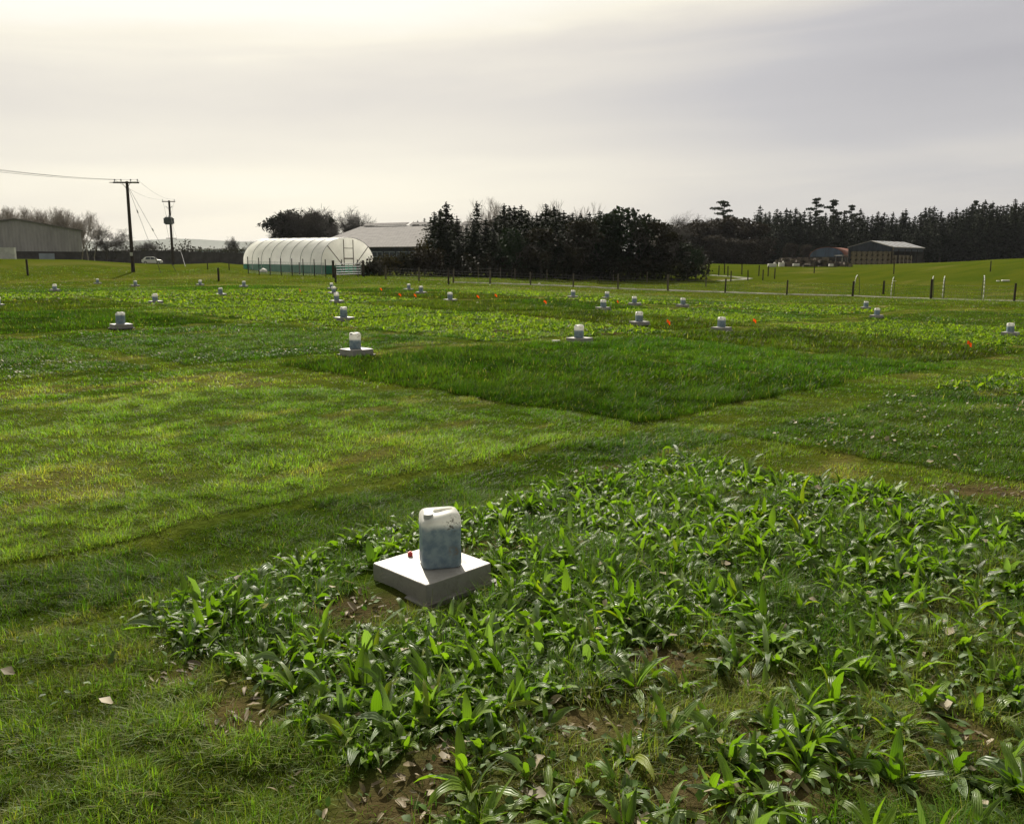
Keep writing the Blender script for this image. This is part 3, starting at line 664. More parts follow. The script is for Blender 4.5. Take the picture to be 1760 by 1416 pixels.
# white trough like scraps in the pasture at right
q = G(1728, 484); o = MB().box((0, 0, .12), (.75, .3, .16)).box((-.75, 0, .08), (.3, .2, .12)).build('white_sack', M['white_stuff'], bevel=.05); o.location = q; tag(o, 'white crumpled sack lying in the pasture at right', 'sack')
for px, py, w_, h_, lab in ((1327, 458, 1.2, .45, 'low white trough at the foot of the bare wood, left one'), (1343, 457.5, .8, .6, 'low white block at the foot of the bare wood, right one')):
    q = G(px, py); o = MB().box((0, 0, h_ / 2), (w_, .5, h_)).box((w_ * .3, .0, h_ + .1), (w_ * .2, .3, .2)).build('white_trough', M['white_stuff'], bevel=.04); o.location = q; tag(o, lab, 'trough')

# ------------------------------------------------------------------ polytunnel
def film(name, c, tr):
    m, k, p = mat(name, c, .38, 0, .4); t_ = k.new('ShaderNodeTexCoord'); n_ = k.noise(t_.outputs['Object'], 1.2, 4, .6)
    cc_ = k.mix(k.mapr(n_, .35, .7, 0, .5), c, tuple(q * .8 for q in c)); k.put(p.inputs['Base Color'], cc_)
    t2 = k.new('ShaderNodeBsdfTranslucent'); k.put(t2.inputs[0], cc_); mx = k.new('ShaderNodeMixShader'); mx.inputs[0].default_value = tr
    k.l.new(p.outputs[0], mx.inputs[1]); k.l.new(t2.outputs[0], mx.inputs[2]); k.l.new(mx.outputs[0], k.n['Material Output'].inputs[0]); return m
M['film'] = film('white_film', (.96, .955, .95), .68); M['film_end'] = film('end_film', (.96, .95, .90), .78)
M['net'] = film('green_net', (.035, .16, .11), .35); M['hoop_pipe'] = mottled('hoop_pipe', (.32, .33, .34), (.22, .22, .22), 5, .5, .6)
M['brown_frame'] = mottled('brown_frame', (.16, .12, .09), (.10, .08, .06), 5, .8)
TW, TL, TH = 6.7, 14.0, 3.72; TA = 40.7
P0 = Vector((-18.9, 85, .36)); ld = Vector((-math.cos(R(TA)), math.sin(R(TA)), 0)); fd = Vector((math.sin(R(TA)), math.cos(R(TA)), 0))
tt = empty('polytunnel', P0, 0, 'long white plastic polytunnel with green netting along its foot', 'polytunnel')
def arch(u, off=0.0):
    """point on the hoop section, u 0..1, local (across, up)"""
    a = PI * u; hw = TW / 2 + off; hh = TH - 1.15 + off
    # straight legs then half ellipse
    return (TW / 2 - hw * math.cos(a), 1.15 + hh * math.sin(a) ** .9)
def tp(s, ac, up): q = ld * s + fd * ac; return Vector((q.x, q.y, up + .10 * s / TL - .0))
NS = 28
mb = MB(); rows = []
for i in range(49):
    s = TL * i / 48; bay = (i % 6) / 6; sag = .045 * math.sin(PI * bay)
    rows.append([tp(s, 0 - .0, .95)] + [tp(s, *[(lambda A_: (A_[0], A_[1]))(arch(u / NS, -sag))][0]) for u in range(NS + 1)] + [tp(s, TW, .95)])
n_ = NS + 3; vs = [q for r in rows for q in r]; mb.add(vs, [(i * n_ + j, (i + 1) * n_ + j, (i + 1) * n_ + j + 1, i * n_ + j + 1) for i in range(48) for j in range(n_ - 1)])
mb.build('cover', M['film'], tt, smooth=True)
for s in (0, TL):
    e = MB(); ring = [tp(s, 0, .95)] + [tp(s, *arch(u / NS)) for u in range(NS + 1)] + [tp(s, TW, .95)]; sh = ld * (.03 if s == 0 else -.03)
    e.add([q + sh for q in ring], [tuple(range(len(ring)))]); e.build('end_film', M['film_end'], tt)
for s_i, y0 in ((0, 0), (1, TW)):
    g = MB(); g.add([tp(0, y0, -.3), tp(TL, y0, -.3), tp(TL, y0, .97), tp(0, y0, .97)], [(0, 1, 2, 3)]); o = g.build('side_net', M['net'], tt)
g = MB(); g.add([tp(-.01, 0, -.3), tp(-.01, 2.3, -.3), tp(-.01, 2.3, .95), tp(-.01, 0, .95)], [(0, 1, 2, 3)]); g.build('end_net', M['net'], tt); g = MB(); g.add([tp(-.01, 4.3, -.3), tp(-.01, TW, -.3), tp(-.01, TW, .95), tp(-.01, 4.3, .95)], [(0, 1, 2, 3)]); g.build('end_net', M['net'], tt)
for i in range(9):
    s = TL * i / 8; h = MB(); h.path([tp(s, -.01, -.2), tp(s, -.01, 1.15)] + [tp(s, *arch(u / 20, .02)) for u in range(21)] + [tp(s, TW + .01, -.2)], .028, 5); h.build('hoop', M['hoop_pipe'], tt)
sh = lambda ac, up: tp(-.08, ac, up)
d = MB(); x0, x1 = 2.75, 3.95; top = 3.5
d.path([sh(x0, 0), sh(x0, top)], .05); d.path([sh(x1, 0), sh(x1, top)], .05); d.path([sh(x0, top - .85), sh(x1, top - .85)], .035); d.path([sh(x0, 1.62), sh(x1, 1.62)], .06); d.build('door_frame', M['brown_frame'], tt)
MB().path([sh(.75, 2.85), sh(x0, .75)], .045).build('brace', M['brown_frame'], tt); MB().path([sh(TW - .75, 2.85), sh(x1, .75)], .045).build('brace', M['brown_frame'], tt)
# wire fence with dark posts round the tunnel
tf = empty('tunnel_fence', P0 + Vector((0, 0, 0)), 0, 'dark slim posts with green mesh standing in front of the polytunnel side', 'fence')
f0 = G(427, 470.5); f1 = G(560, 475.5); nP = 9; fq = [onground(*(f0.lerp(f1, i / 7).xy)) for i in range(8)] + [G(588, 475), G(615, 475)]
for q in fq: o = MB().tube((0, 0, -.2), (0, 0, 1.55), .05, .05, 6).build('post', M['black'], tf); o.location = q - P0
M['green_mesh'] = mat('green_mesh', (.02, .09, .06), .7)[0]
g = MB()
for a, b in zip(fq[:8], fq[1:8]):
    for hh in np.arange(.1, 1.25, .11): g.tube(a - P0 + Vector((0, 0, hh)), b - P0 + Vector((0, 0, hh)), .010, .010, 3, cap=False)
    n_ = int((b - a).length / .14)
    for j in range(n_): q = a.lerp(b, j / n_) - P0; g.tube(q + Vector((0, 0, .05)), q + Vector((0, 0, 1.22)), .008, .008, 3, cap=False)
g.build('mesh_panel', M['green_mesh'], tf)
# pale bags lying inside the netting
for i, (px, py, lab) in enumerate(((452, 468, 'pale heap behind the green netting, left end'), (510, 468, 'large pale heap behind the green netting, middle'), (545, 470, 'small pale heap behind the green netting, right'), (570, 471, 'low white sheet beside the tunnel front'))):
    q = G(px, py); r_ = (.7, 1.1, .6, .9)[i]; h_ = (.35, .6, .35, .2)[i]; rg = []
    for kk_ in range(5):
        a0 = PI / 2 * kk_ / 4; rg.append([Vector((r_ * math.cos(a0) * math.cos(2 * PI * j / 9) * (1 + .15 * math.sin(j * 2.3 + i)), .22 * (math.cos(a0) + .05) * math.sin(2 * PI * j / 9), h_ * math.sin(a0) * (1 + .2 * math.sin(j + i)))) for j in range(9)])
    o = MB().loft(rg).build('pale_heap', M['white_stuff'], smooth=True); o.location = onground(*(q.xy)); o.rotation_euler.z = R(-TA + 0); tag(o, lab, 'heap')
# field gate of metal bars
g0 = G(578, 477); g1 = G(621, 475.5); gt_ = empty('metal_gate', g0, 0, 'galvanised five bar field gate at the tunnel front beside the bushes', 'gate'); dv = g1 - g0
for hh in (.25, .45, .68, .92, 1.2): MB().tube(Vector((0, 0, hh)), dv + Vector((0, 0, hh)), .032, .032, 6).build('bar', M['galv'], gt_)
for f in (0, .5, 1): MB().tube(dv * f + Vector((0, 0, .2)), dv * f + Vector((0, 0, 1.22)), .03, .03, 6).build('upright', M['galv'], gt_)
for q, lab in ((g0 + Vector((-.25, 0, 0)), 'thick dark gate post on the left of the metal gate'), (g1 + Vector((.2, 0, 0)), 'thick dark gate post on the right of the metal gate')):
    o = post_mb(1.5, .11).build('gate_post', M['dark_timber']); o.location = q; tag(o, lab, 'post')

# ------------------------------------------------------------------ buildings
def cladding(name, c1, c2, ribs=6.0, axis=0, rough=.6):
    m, k, p = mat(name, c1, rough, 0, .3); t_ = k.new('ShaderNodeTexCoord'); sp = k.new('ShaderNodeSeparateXYZ'); k.l.new(t_.outputs['Object'], sp.inputs[0])
    s_ = k.math('SINE', k.math('MULTIPLY', sp.outputs[axis], ribs * 2 * PI)); mp = k.new('ShaderNodeMapping'); k.l.new(t_.outputs['Object'], mp.inputs[0]); mp.inputs['Scale'].default_value = (1, 1, .25)
    n_ = k.noise(mp.outputs[0], .9, 5, .65); k.put(p.inputs['Base Color'], k.mix(k.mapr(n_, .35, .68), c1, c2))
    b = k.new('ShaderNodeBump'); b.inputs['Strength'].default_value = .6; b.inputs['Distance'].default_value = .03; k.l.new(s_, b.inputs['Height']); k.l.new(b.outputs[0], p.inputs['Normal']); return m
M['barn_grey'] = cladding('barn_grey', (.36, .345, .35), (.27, .26, .265), 2.5); M['roof_grey'] = cladding('roof_grey', (.20, .19, .185), (.15, .142, .14), 2.0, rough=.95)
M['roof_pale'] = cladding('roof_pale', (.30, .29, .28), (.20, .19, .19), 2.0, rough=.95); M['dark_wall'] = mottled('dark_wall', (.085, .078, .075), (.05, .046, .044), .6, .9)
M['blue_dark'] = cladding('blue_dark', (.045, .055, .085), (.03, .035, .05), 3.0); M['blue_mid'] = cladding('blue_mid', (.10, .15, .24), (.07, .09, .13), 3.0)
M['red_roof'] = cladding('red_roof', (.24, .085, .055), (.15, .07, .055), 3.0); M['skylight'] = mat('skylight', (.50, .53, .58), .7, 0, .2)[0]
M['window_dark'] = mat('window_glass', (.03, .04, .06), .15)[0]; M['white_paint'] = mottled('white_paint', (.62, .62, .60), (.5, .5, .48), 1.5, .7)
M['pale_blue'] = mottled('pale_blue', (.30, .35, .40), (.24, .28, .31), 1, .6)
def slab(pts, th, mats, nm, par, mi=0):
    """flat panel from 4 corner points given a thickness"""
    n_ = (pts[1] - pts[0]).cross(pts[2] - pts[0]).normalized() * th; m_ = MB(); k_ = len(pts)
    m_.add(list(pts) + [q + n_ for q in pts], [tuple(range(k_))[::-1], tuple(range(k_, 2 * k_))] + [(i, (i + 1) % k_, k_ + (i + 1) % k_, k_ + i) for i in range(k_)]); return m_.build(nm, mats, par)
def gable_barn(name, org, gdir, hw, z_eave, z_apex, length, ldir, wall, roof, zb=-1.0, wall_top=None, wall_bot=None, over=.35):
    """origin under the apex of the near gable, at z 0 of the world"""
    t = empty(name, org); g = Vector((*gdir, 0)).normalized(); l = Vector((*ldir, 0)).normalized()
    P = lambda s, x, z: g * x + l * s + Vector((0, 0, z))
    wb = zb if wall_bot is None else wall_bot
    m_ = MB(); ring = lambda s: [P(s, -hw, wb), P(s, hw, wb), P(s, hw, z_eave), P(s, 0, z_apex), P(s, -hw, z_eave)]
    m_.add(ring(0) + ring(length), [(0, 1, 2, 3, 4), (9, 8, 7, 6, 5), (1, 6, 7, 2), (5, 0, 4, 9)]); m_.build('wall', wall, t)
    for s in (-1, 1):
        dz = (z_apex - z_eave) / hw * over
        a = [P(-over, 0, z_apex + .02), P(length + over, 0, z_apex + .02), P(length + over, s * (hw + over), z_eave - dz + .02), P(-over, s * (hw + over), z_eave - dz + .02)]
        if s > 0: a = a[::-1]
        sl_ = slab(a, .14, roof, 'roof', t)
    return t, P
# big grey shed at far left
t, P = gable_barn('grey_shed', (-80.6, 140, 0), (.8, .6), 9.6, 6.83, 8.45, 28, (-.6, .8), M['barn_grey'], M['roof_grey'], wall_bot=3.35)
tag(t, 'big grey clad farm shed with a shallow gable at far left', 'shed')
m_ = MB(); rr = [P(.15, -9.4, .5), P(.15, 9.4, .5), P(.15, 9.4, 3.38), P(.15, -9.4, 3.38)]; r2 = [q + Vector((-.6, .8, 0)) * 27 for q in rr]
m_.add(rr + r2, [(0, 1, 2, 3), (7, 6, 5, 4), (1, 5, 6, 2), (4, 0, 3, 7)]); m_.build('plinth_wall', M['dark_wall'], t)
m_ = MB(); a_ = [P(-.06, 3.0, 1.0), P(-.06, 5.3, 1.0), P(-.06, 5.3, 3.05), P(-.06, 3.0, 3.05)]; m_.add(a_, [(0, 1, 2, 3)]); slab(a_, .05, M['pale_blue'], 'door', t)
o = MB().box((0, 0, 1.4), (14, .5, 2.9)).build('white_wall', M['white_paint']); q = AT(-64, 440, 118); o.location = (q.x, q.y, 0.75); o.rotation_euler.z = R(4); tag(o, 'low white block wall in front of the grey shed at the left border', 'wall')
# pale object on shed roof line left: conveyor / vent box
# shed behind the polytunnel
gx0 = AT(620, 391, 150); ang = R(-25); ax = Vector((math.cos(ang), math.sin(ang), 0)); dn = Vector((math.sin(ang), -math.cos(ang), 0))
bt = empty('long_shed', (gx0.x, gx0.y, 0), 0, 'long low shed with a wide pale grey roof behind the polytunnel', 'shed')
zr = gx0.z; ze = 3.75; run = 15.5; LB = 34
Q = lambda s, x, z: ax * s + dn * x + Vector((0, 0, z))
slab([Q(0, 0, zr), Q(0, run, ze), Q(LB, run, ze), Q(LB, 0, zr)], .15, M['roof_grey'], 'roof', bt); slab([Q(0, 0, zr + .001), Q(LB, 0, zr), Q(LB, -run, ze), Q(0, -run, ze)], .15, M['roof_grey'], 'roof', bt)
m_ = MB(); ring = lambda s: [Q(s, run - .6, -1), Q(s, -run + .6, -1), Q(s, -run + .6, ze - .1), Q(s, 0, zr - .15), Q(s, run - .6, ze - .0)]
m_.add(ring(.4) + ring(LB - .4), [(0, 1, 2, 3, 4), (9, 8, 7, 6, 5), (5, 6, 1, 0), (5, 0, 4, 9), (1, 6, 7, 2)]); m_.build('wall', M['blue_dark'], bt)
for i in range(9): 
    x_ = 8 + i * 2.2; a_ = [Q(x_, run - .54, 1.6), Q(x_ + 1.9, run - .54, 1.6), Q(x_ + 1.9, run - .54, 3.2), Q(x_, run - .54, 3.2)]; w_ = slab(a_, .04, M['pale_blue'], 'window', bt)
    for (ua, ub) in ((.06, .46), (.54, .94)):
        for (va, vb) in ((.06, .46), (.54, .94)): slab([Q(x_ + 1.9 * ua, run - .50, 1.6 + 1.6 * va), Q(x_ + 1.9 * ub, run - .50, 1.6 + 1.6 * va), Q(x_ + 1.9 * ub, run - .50, 1.6 + 1.6 * vb), Q(x_ + 1.9 * ua, run - .50, 1.6 + 1.6 * vb)], .03, M['window_dark'], 'pane', w_)
for a0, a1 in ((.8, 9.5), (10.2, 19.5), (20.2, 29)):
    slab([Q(a0, .5, zr + .18), Q(a1, .5, zr + .18), Q(a1, -.6, zr + .62), Q(a0, -.6, zr + .62)], .08, M['roof_grey'], 'ridge_vent', bt)
# hay barn on the right, open front filled with round bales
o0 = AT(1495, 440, 198); hb, P = gable_barn('hay_barn', (o0.x, o0.y, 0), (1, -.10), 4.9, 4.95, 6.35, 19, (.72, .70), M['blue_dark'], M['roof_pale'], wall_bot=4.1, over=.2)
tag(hb, 'open fronted hay barn with pale striped roof, full of round bales', 'barn')
for s in (0, 1):
    for x_ in (-4.8, 4.8):
        MB().box((0, 0, 2.3), (.22, .22, 4.6)).build('pillar', M['dark_timber'], hb).location = P(.1 + s * 18.8, x_, .0)
for j in range(4): MB().box((0, 0, 2.3), (.2, .2, 4.6)).build('pillar', M['dark_timber'], hb).location = P(3.7 + 3.7 * j, 4.85, 0)
back = slab([P(18.9, -4.8, .0), P(18.9, 4.8, .0), P(18.9, 4.8, 4.2), P(18.9, -4.8, 4.2)], .1, M['dark_wall'], 'back_wall', hb)
slab([P(0, -4.85, 0), P(18.8, -4.85, 0), P(18.8, -4.85, 4.2), P(0, -4.85, 4.2)], .1, M['dark_wall'], 'side_wall', hb)
for j in range(5):
    s0 = 1.6 + 3.7 * j; sl2 = (6.35 - 4.95) / 4.9
    slab([P(s0, .4, 6.35 - .4 * sl2 + .19), P(s0, 4.9, 4.95 + .19), P(s0 + 1.1, 4.9, 4.95 + .19), P(s0 + 1.1, .4, 6.35 - .4 * sl2 + .19)], .04, M['skylight'], 'roof_light', hb)
M['bale'] = mottled('bale', (.27, .225, .15), (.16, .13, .085), 2.2, .95, bump=.5, stretch=(1, 3, 1))
bz = float(Z(o0.x, o0.y)) - .0
def bale_mb():
    b = MB(); N = 18; rg = []
    for y_, r_ in ((-.6, .50), (-.57, .565), (-.5, .585), (0, .592), (.5, .585), (.57, .565), (.6, .50)):
        rg.append([Vector((r_ * math.cos(2 * PI * i / N), y_, r_ * math.sin(2 * PI * i / N))) for i in range(N)])
    return b.loft(rg)
bm_ = None; rown = ('bottom', 'second', 'third', 'top'); cn = ('first', 'second', 'third', 'fourth', 'fifth', 'sixth', 'seventh', 'eighth')
for r_ in range(4):
    for c_ in range(8):
        q = hb.location + P(.9, -4.15 + 1.185 * c_, bz + .55 + 1.03 * r_)
        if bm_ is None: o = bale_mb().build('round_bale', M['bale']); bm_ = o
        else: o = bm_.copy(); COL.objects.link(o)
        o.location = q; o.rotation_euler = (0, random.uniform(-.5, .5), R(-6)); o['label'] = f'round bale in the barn mouth, {rown[r_]} layer, {cn[c_]} from left'; o['category'] = 'bale'; o['group'] = 'round bales stacked in the hay barn'
for c_ in range(5):
    for r_ in range(2):
        o = bm_.copy(); COL.objects.link(o); o.location = hb.location + P(2.6 + 2.3 * c_, 4.25, bz + .55 + 1.03 * r_); o.rotation_euler = (0, 0, R(52)); o['label'] = f'round bale at the hay barn side, {rown[r_]} layer, {cn[c_]} from the corner'; o['category'] = 'bale'; o['group'] = 'round bales along the barn side'
# arched shed with blue end and red roof
o1 = AT(1421, 440, 208); sh_ = empty('arched_shed', (o1.x, o1.y, 0), 0, 'round roofed old shed with blue end wall and rusty red roof', 'shed')
g = Vector((1, -.1, 0)).normalized(); l = Vector((.55, .83, 0)).normalized(); P = lambda s, x, z: g * x + l * s + Vector((0, 0, z))
ar = lambda s, o_=0: [P(s, -(4.1 + o_) * math.cos(PI * i / 16), 2.9 + (2.25 + o_) * math.sin(PI * i / 16)) for i in range(17)]
m_ = MB(); A0, A1 = ar(0, .08), ar(13, .08); m_.add(A0 + A1, [(i, i + 1, 18 + i, 17 + i) for i in range(16)]); o = m_.build('roof', M['red_roof'], sh_, smooth=True); sd = o.modifiers.new('thick', 'SOLIDIFY'); sd.thickness = .1
m_ = MB(); e_ = ar(.15); m_.add(e_, [tuple(range(17))]); m_.build('end_wall', M['blue_mid'], sh_)
m_ = MB(); m_.add([P(.15, -4.1, 0), P(.15, 4.1, 0), P(.15, 4.1, 2.9), P(.15, -4.1, 2.9), P(12.8, -4.1, 0), P(12.8, 4.1, 0), P(12.8, 4.1, 2.9), P(12.8, -4.1, 2.9)], [(0, 1, 2, 3), (1, 5, 6, 2), (4, 0, 3, 7), (5, 4, 7, 6)]); m_.build('lower_wall', M['dark_wall'], sh_)
o2 = AT(1462, 447, 200); o = MB().box((0, 0, 2.6), (3.0, 5, .15)).box((-1.2, -2, 1.3), (.15, .15, 2.6)).box((1.2, -2, 1.3), (.15, .15, 2.6)).box((-1.2, 2, 1.3), (.15, .15, 2.6)).box((1.2, 2, 1.3), (.15, .15, 2.6)).build('lean_to', M['concrete']); o.location = (o2.x, o2.y + 4, .6); tag(o, 'small open lean to between the arched shed and the hay barn', 'lean-to')
# rubble and scrap in front of the sheds
M['rubble'] = mottled('rubble', (.18, .15, .12), (.05, .045, .04), 1.2, .95)
x = RNG.uniform(1370, 1478, 420); rb = MB()
for px in x:
    q = G(float(px), 459.5 - 2.0 * random.random()); hx = 1.0 * random.random() ** 1.5 * (1.3 if px < 1440 else .7); s_ = .12 + .3 * random.random()
    rb.box((q.x, q.y + 6 * random.random() + 3, q.z + hx), (s_ * 2.2 * (1 + 2 * (random.random() < .15)), s_ * 1.5, s_), random.random() * 3)
tag(rb.build('rubble_pile', M['rubble']), 'heap of rubble and scrap wood in front of the far sheds', 'rubble', kind='stuff')
for px, py, w_, h_, lab in ((1368, 457, .9, .35, 'white scrap at the left foot of the rubble heap'), (1447, 454, 2.0, .3, 'flat pale board lying left of the hay barn'), (1428, 458, .6, .35, 'small white scrap below the blue ended shed')):
    q = G(px, py + 1.5); o = MB().box((0, 0, h_ / 2), (w_, .4, h_)).build('pale_scrap', M['white_stuff'], bevel=.03); o.location = q + Vector((0, 0, .15)); tag(o, lab, 'scrap')

# long dark yard wall on the left, with the white car in front
wa, wb_ = AT(112, 433, 207), AT(430, 437, 196)
yw = empty('yard_wall', (wa.x, wa.y, 0), 0, 'long dark yard wall running from the grey shed to the polytunnel', 'wall'); dv = wb_ - wa; L_ = Vector((dv.x, dv.y, 0)).length; rz = math.atan2(dv.y, dv.x)
nseg = 12
for i in range(nseg):
    z1 = 4.15 - (.0 if i < 7 else (i - 7) * .12); o = MB().box((0, 0, z1 / 2), (L_ / nseg - .08, .4, z1)).build('panel', M['dark_wall'], yw); q = dv * ((i + .5) / nseg); o.location = (q.x, q.y, 0); o.rotation_euler.z = rz
o = MB().box((0, 0, 0), (L_, .6, .16)).build('coping', M['dark_timber'], yw); o.location = (dv.x / 2, dv.y / 2, 4.24); o.rotation_euler.z = rz; o.scale.x = .6; o.location = (dv.x * .3, dv.y * .3, 4.24)
fb = AT(385, 428, 330); fbt = empty('distant_works', (fb.x, fb.y, 0), 0, 'low distant blue grey factory building beyond the yard wall', 'building')
MB().box((0, 0, 3), (20, 8, 6.4)).build('wall', M['pale_blue'], fbt); MB().box((0, 0, 6.35), (20.6, 8.6, .5)).build('roof', M['white_paint'], fbt)
for i in range(6): MB().box((-8 + 3.2 * i, -4.05, 4.2), (1.6, .12, 1.0)).build('window', M['window_dark'], fbt)
for i in range(3): MB().box((-6 + 5.5 * i, 0, 6.8), (1.2, 1.2, .5)).build('roof_vent', M['white_paint'], fbt)

# white car
M['car_white'] = mat('car_paint', (.78, .78, .77), .25, 0, .6)[0]; M['tyre'] = mat('tyre', (.02, .02, .02), .8)[0]; M['rim'] = mat('rim', (.45, .45, .46), .35, .8)[0]; M['lamp'] = mat('lamp_lens', (.5, .45, .42), .2)[0]; M['red_lamp'] = mat('red_lamp', (.3, .02, .02), .3)[0]
cp = AT(262, 455, 178); car = empty('parked_car', (cp.x, cp.y, float(Z(cp.x, cp.y)) - .0), R(18), 'small white car parked in front of the dark yard wall', 'car')
prof = [(-1.95, .35), (-2.0, .62), (-1.95, .92), (-1.72, 1.02), (-1.35, 1.42), (-.9, 1.52), (.1, 1.53), (.45, 1.46), (1.05, 1.02), (1.75, .88), (1.98, .70), (2.02, .38), (1.7, .25), (-1.7, .25)]
rg = []
for y_, s_, tz in ((-.82, .97, .06), (-.80, 1, 0), (-.6, 1, 0), (0, 1.01, -.01), (.6, 1, 0), (.80, 1, 0), (.82, .97, .06)):
    rg.append([Vector((x_ * s_, y_ * (1 - .16 * max(0, (z_ - .95)) / .58), z_ if z_ > 1 or z_ < .3 else z_)) for x_, z_ in prof])
MB().loft(rg).build('body', M['car_white'], car, smooth=False, bevel=.03)
for s in (-1, 1):
    yw_ = lambda z_: s * (.825 * (1 - .16 * max(0, z_ - .95) / .58))
    w_ = MB(); 
    for pts in ([(-1.25, 1.0), (-.30, 1.0), (-.30, 1.42), (-1.02, 1.40)], [(-.22, 1.0), (.80, 1.0), (.36, 1.40), (-.22, 1.42)]):
        a_ = [Vector((x_, yw_(z_), z_)) for x_, z_ in pts]; w_.add(a_ + [q + Vector((0, s * .012, 0)) for q in a_], [(0, 1, 2, 3), (4, 5, 6, 7), (0, 1, 5, 4), (1, 2, 6, 5), (2, 3, 7, 6), (3, 0, 4, 7)])
    w_.build('side_window', M['window_dark'], car)
    for x_ in (-1.25, 1.25):
        wh_ = MB(); wh_.tube((x_, s * .62, .31), (x_, s * .84, .31), .31, .31, 18); o = wh_.build('wheel', M['tyre'], car); MB().tube((x_, s * .835, .31), (x_, s * .855, .31), .19, .19, 12).build('rim', M['rim'], o)
    MB().box((1.90, s * .60, .72), (.20, .32, .16)).build('headlight', M['lamp'], car); MB().box((-1.93, s * .66, .85), (.12, .22, .24)).build('tail_light', M['red_lamp'], car)
    MB().box((.62, s * .90, 1.02), (.14, .16, .12)).build('mirror', M['car_white'], car)
for nm, pts in (('windscreen', [(.52, 1.44), (1.02, 1.06)]), ('rear_window', [(-1.37, 1.38), (-1.68, 1.06)])):
    a_ = [Vector((pts[0][0], -.62, pts[0][1])), Vector((pts[0][0], .62, pts[0][1])), Vector((pts[1][0], .70, pts[1][1])), Vector((pts[1][0], -.70, pts[1][1]))]; sg = 1 if nm == 'windscreen' else -1
    MB().add([q + Vector((sg * .03, 0, .02)) for q in a_] + [q for q in a_], [(0, 1, 2, 3), (7, 6, 5, 4), (0, 4, 5, 1), (1, 5, 6, 2), (2, 6, 7, 3), (3, 7, 4, 0)]) if False else None
    m_ = MB(); m_.add([q + Vector((sg * .03, 0, .02)) for q in a_] + list(a_), [(0, 1, 2, 3), (7, 6, 5, 4), (0, 4, 5, 1), (1, 5, 6, 2), (2, 6, 7, 3), (3, 7, 4, 0)]); m_.build(nm, M['window_dark'], car)

# ------------------------------------------------------------------ power poles
def insul(par, q): MB().tube(q, q + Vector((0, 0, .10)), .03, .03, 6).tube(q + Vector((0, 0, .10)), q + Vector((0, 0, .24)), .07, .05, 8).build('insulator', M['galv'], par)
b1 = G(229, 468); p1 = empty('power_pole', b1, 0, 'tall wooden power pole with a three insulator crossarm, nearer of two', 'power pole')
H1_ = AT(218, 312, b1.y).z - b1.z; lean = AT(218, 312, b1.y).x - b1.x; top1 = Vector((lean, 0, H1_))
MB().tube((0, 0, -.3), top1, .17, .12, 12).build('pole', M['dark_timber'], p1)
ca_ = top1 + Vector((0, 0, -.12)); MB().box(ca_ + Vector((0, -.16, 0)), (2.25, .1, .13), R(4)).build('crossarm', M['dark_timber'], p1)
MB().tube(ca_ + Vector((-.35, -.16, -.05)), ca_ + Vector((-.05, -.14, -.5)), .02).tube(ca_ + Vector((.35, -.16, -.05)), ca_ + Vector((.05, -.14, -.5)), .02).build('arm_brace', M['wire'], p1)
ins = [ca_ + Vector((x_, -.16, .06)) for x_ in (-1.02, -.45, .42, 1.02)]
for q in ins: insul(p1, q)
MB().tube(ca_ + Vector((-1.1, -.16, 0)), ca_ + Vector((-1.45, -.3, .0)), .04, .03, 6).tube(ca_ + Vector((.95, -.2, .02)), ca_ + Vector((.55, -.2, .02)), .06, .06, 6).build('strain_insulator', M['galv'], p1)
MB().box((.03, -.19, 1.6), (.25, .03, .3)).build('warning_plate', M['white_paint'], p1)
b2 = G(295, 458.3); b2 = onground(b2.x * 1.22, b2.y * 1.22); p2 = empty('power_pole', b2, 0, 'shorter wooden power pole carrying a grey transformer, farther of two', 'power pole')
T2 = AT(290.5, 345, b2.y) - b2
zb2 = AT(295, 459, b2.y).z - b2.z
MB().tube((T2.x * -.12 + .3, 0, min(-.3, zb2 - .4)), T2, .20, .14, 12).build('pole', M['dark_timber'], p2)
MB().box(T2 + Vector((0, -.2, -.15)), (1.9, .1, .12), R(3)).build('crossarm', M['dark_timber'], p2)
for x_ in (-.85, .85): insul(p2, T2 + Vector((x_, -.2, -.09)))
for s in (-1, 1): MB().tube(T2 + Vector((s * .12, -.18, -1.15)), T2 + Vector((s * .5, -.18, -.8)), .05, .04).build('cutout_fuse', M['galv'], p2)
tz = AT(290, 380, b2.y) - b2; tz.x = T2.x * .72 + .0
M['trafo'] = mottled('trafo', (.11, .12, .14), (.07, .08, .09), 3, .6)
tr_ = MB().box((0, 0, 0), (1.0, .62, 1.05)).build('transformer', M['trafo'], p2, bevel=.05); tr_.location = tz + Vector((.02, -.42, 0))
for s in (-1, 1):
    f_ = MB()
    for j in range(5): f_.box((s * .58, -.25 + .125 * j, -.02), (.16, .03, .78))
    f_.build('cooling_fins', M['trafo'], tr_)
for x_ in (-.3, 0, .3): MB().tube((x_, -.05, .52), (x_, -.05, .78), .06, .035, 6).build('bushing', M['galv'], tr_)
MB().box(Vector((tz.x + .12, -.2, tz.z - 2.5)), (1.5, .12, .1)).build('lower_arm', M['dark_timber'], p2)
dl = MB()
for s in (-.55, .62): dl.tube(tz + Vector((s * .8, -.35, -.5)), Vector((tz.x + .1 + s * .6, -.2, tz.z - 2.5)), .015)
for s in (-.8, .8): dl.tube(T2 + Vector((s, -.2, -.2)), tz + Vector((s * .4, -.4, .7)), .012)
dl.build('drop_leads', M['wire'], p2)
def sagwire(a, b, sag, r, nm, lab, cat='wire', n=24, grp=None):
    pts = [a.lerp(b, i / n) - Vector((0, 0, sag * 4 * (i / n) * (1 - i / n))) for i in range(n + 1)]
    o = MB().path([q - a for q in pts], r, 4).build(nm, M['wire'], None); o.location = a; tag(o, lab, cat, grp); return o
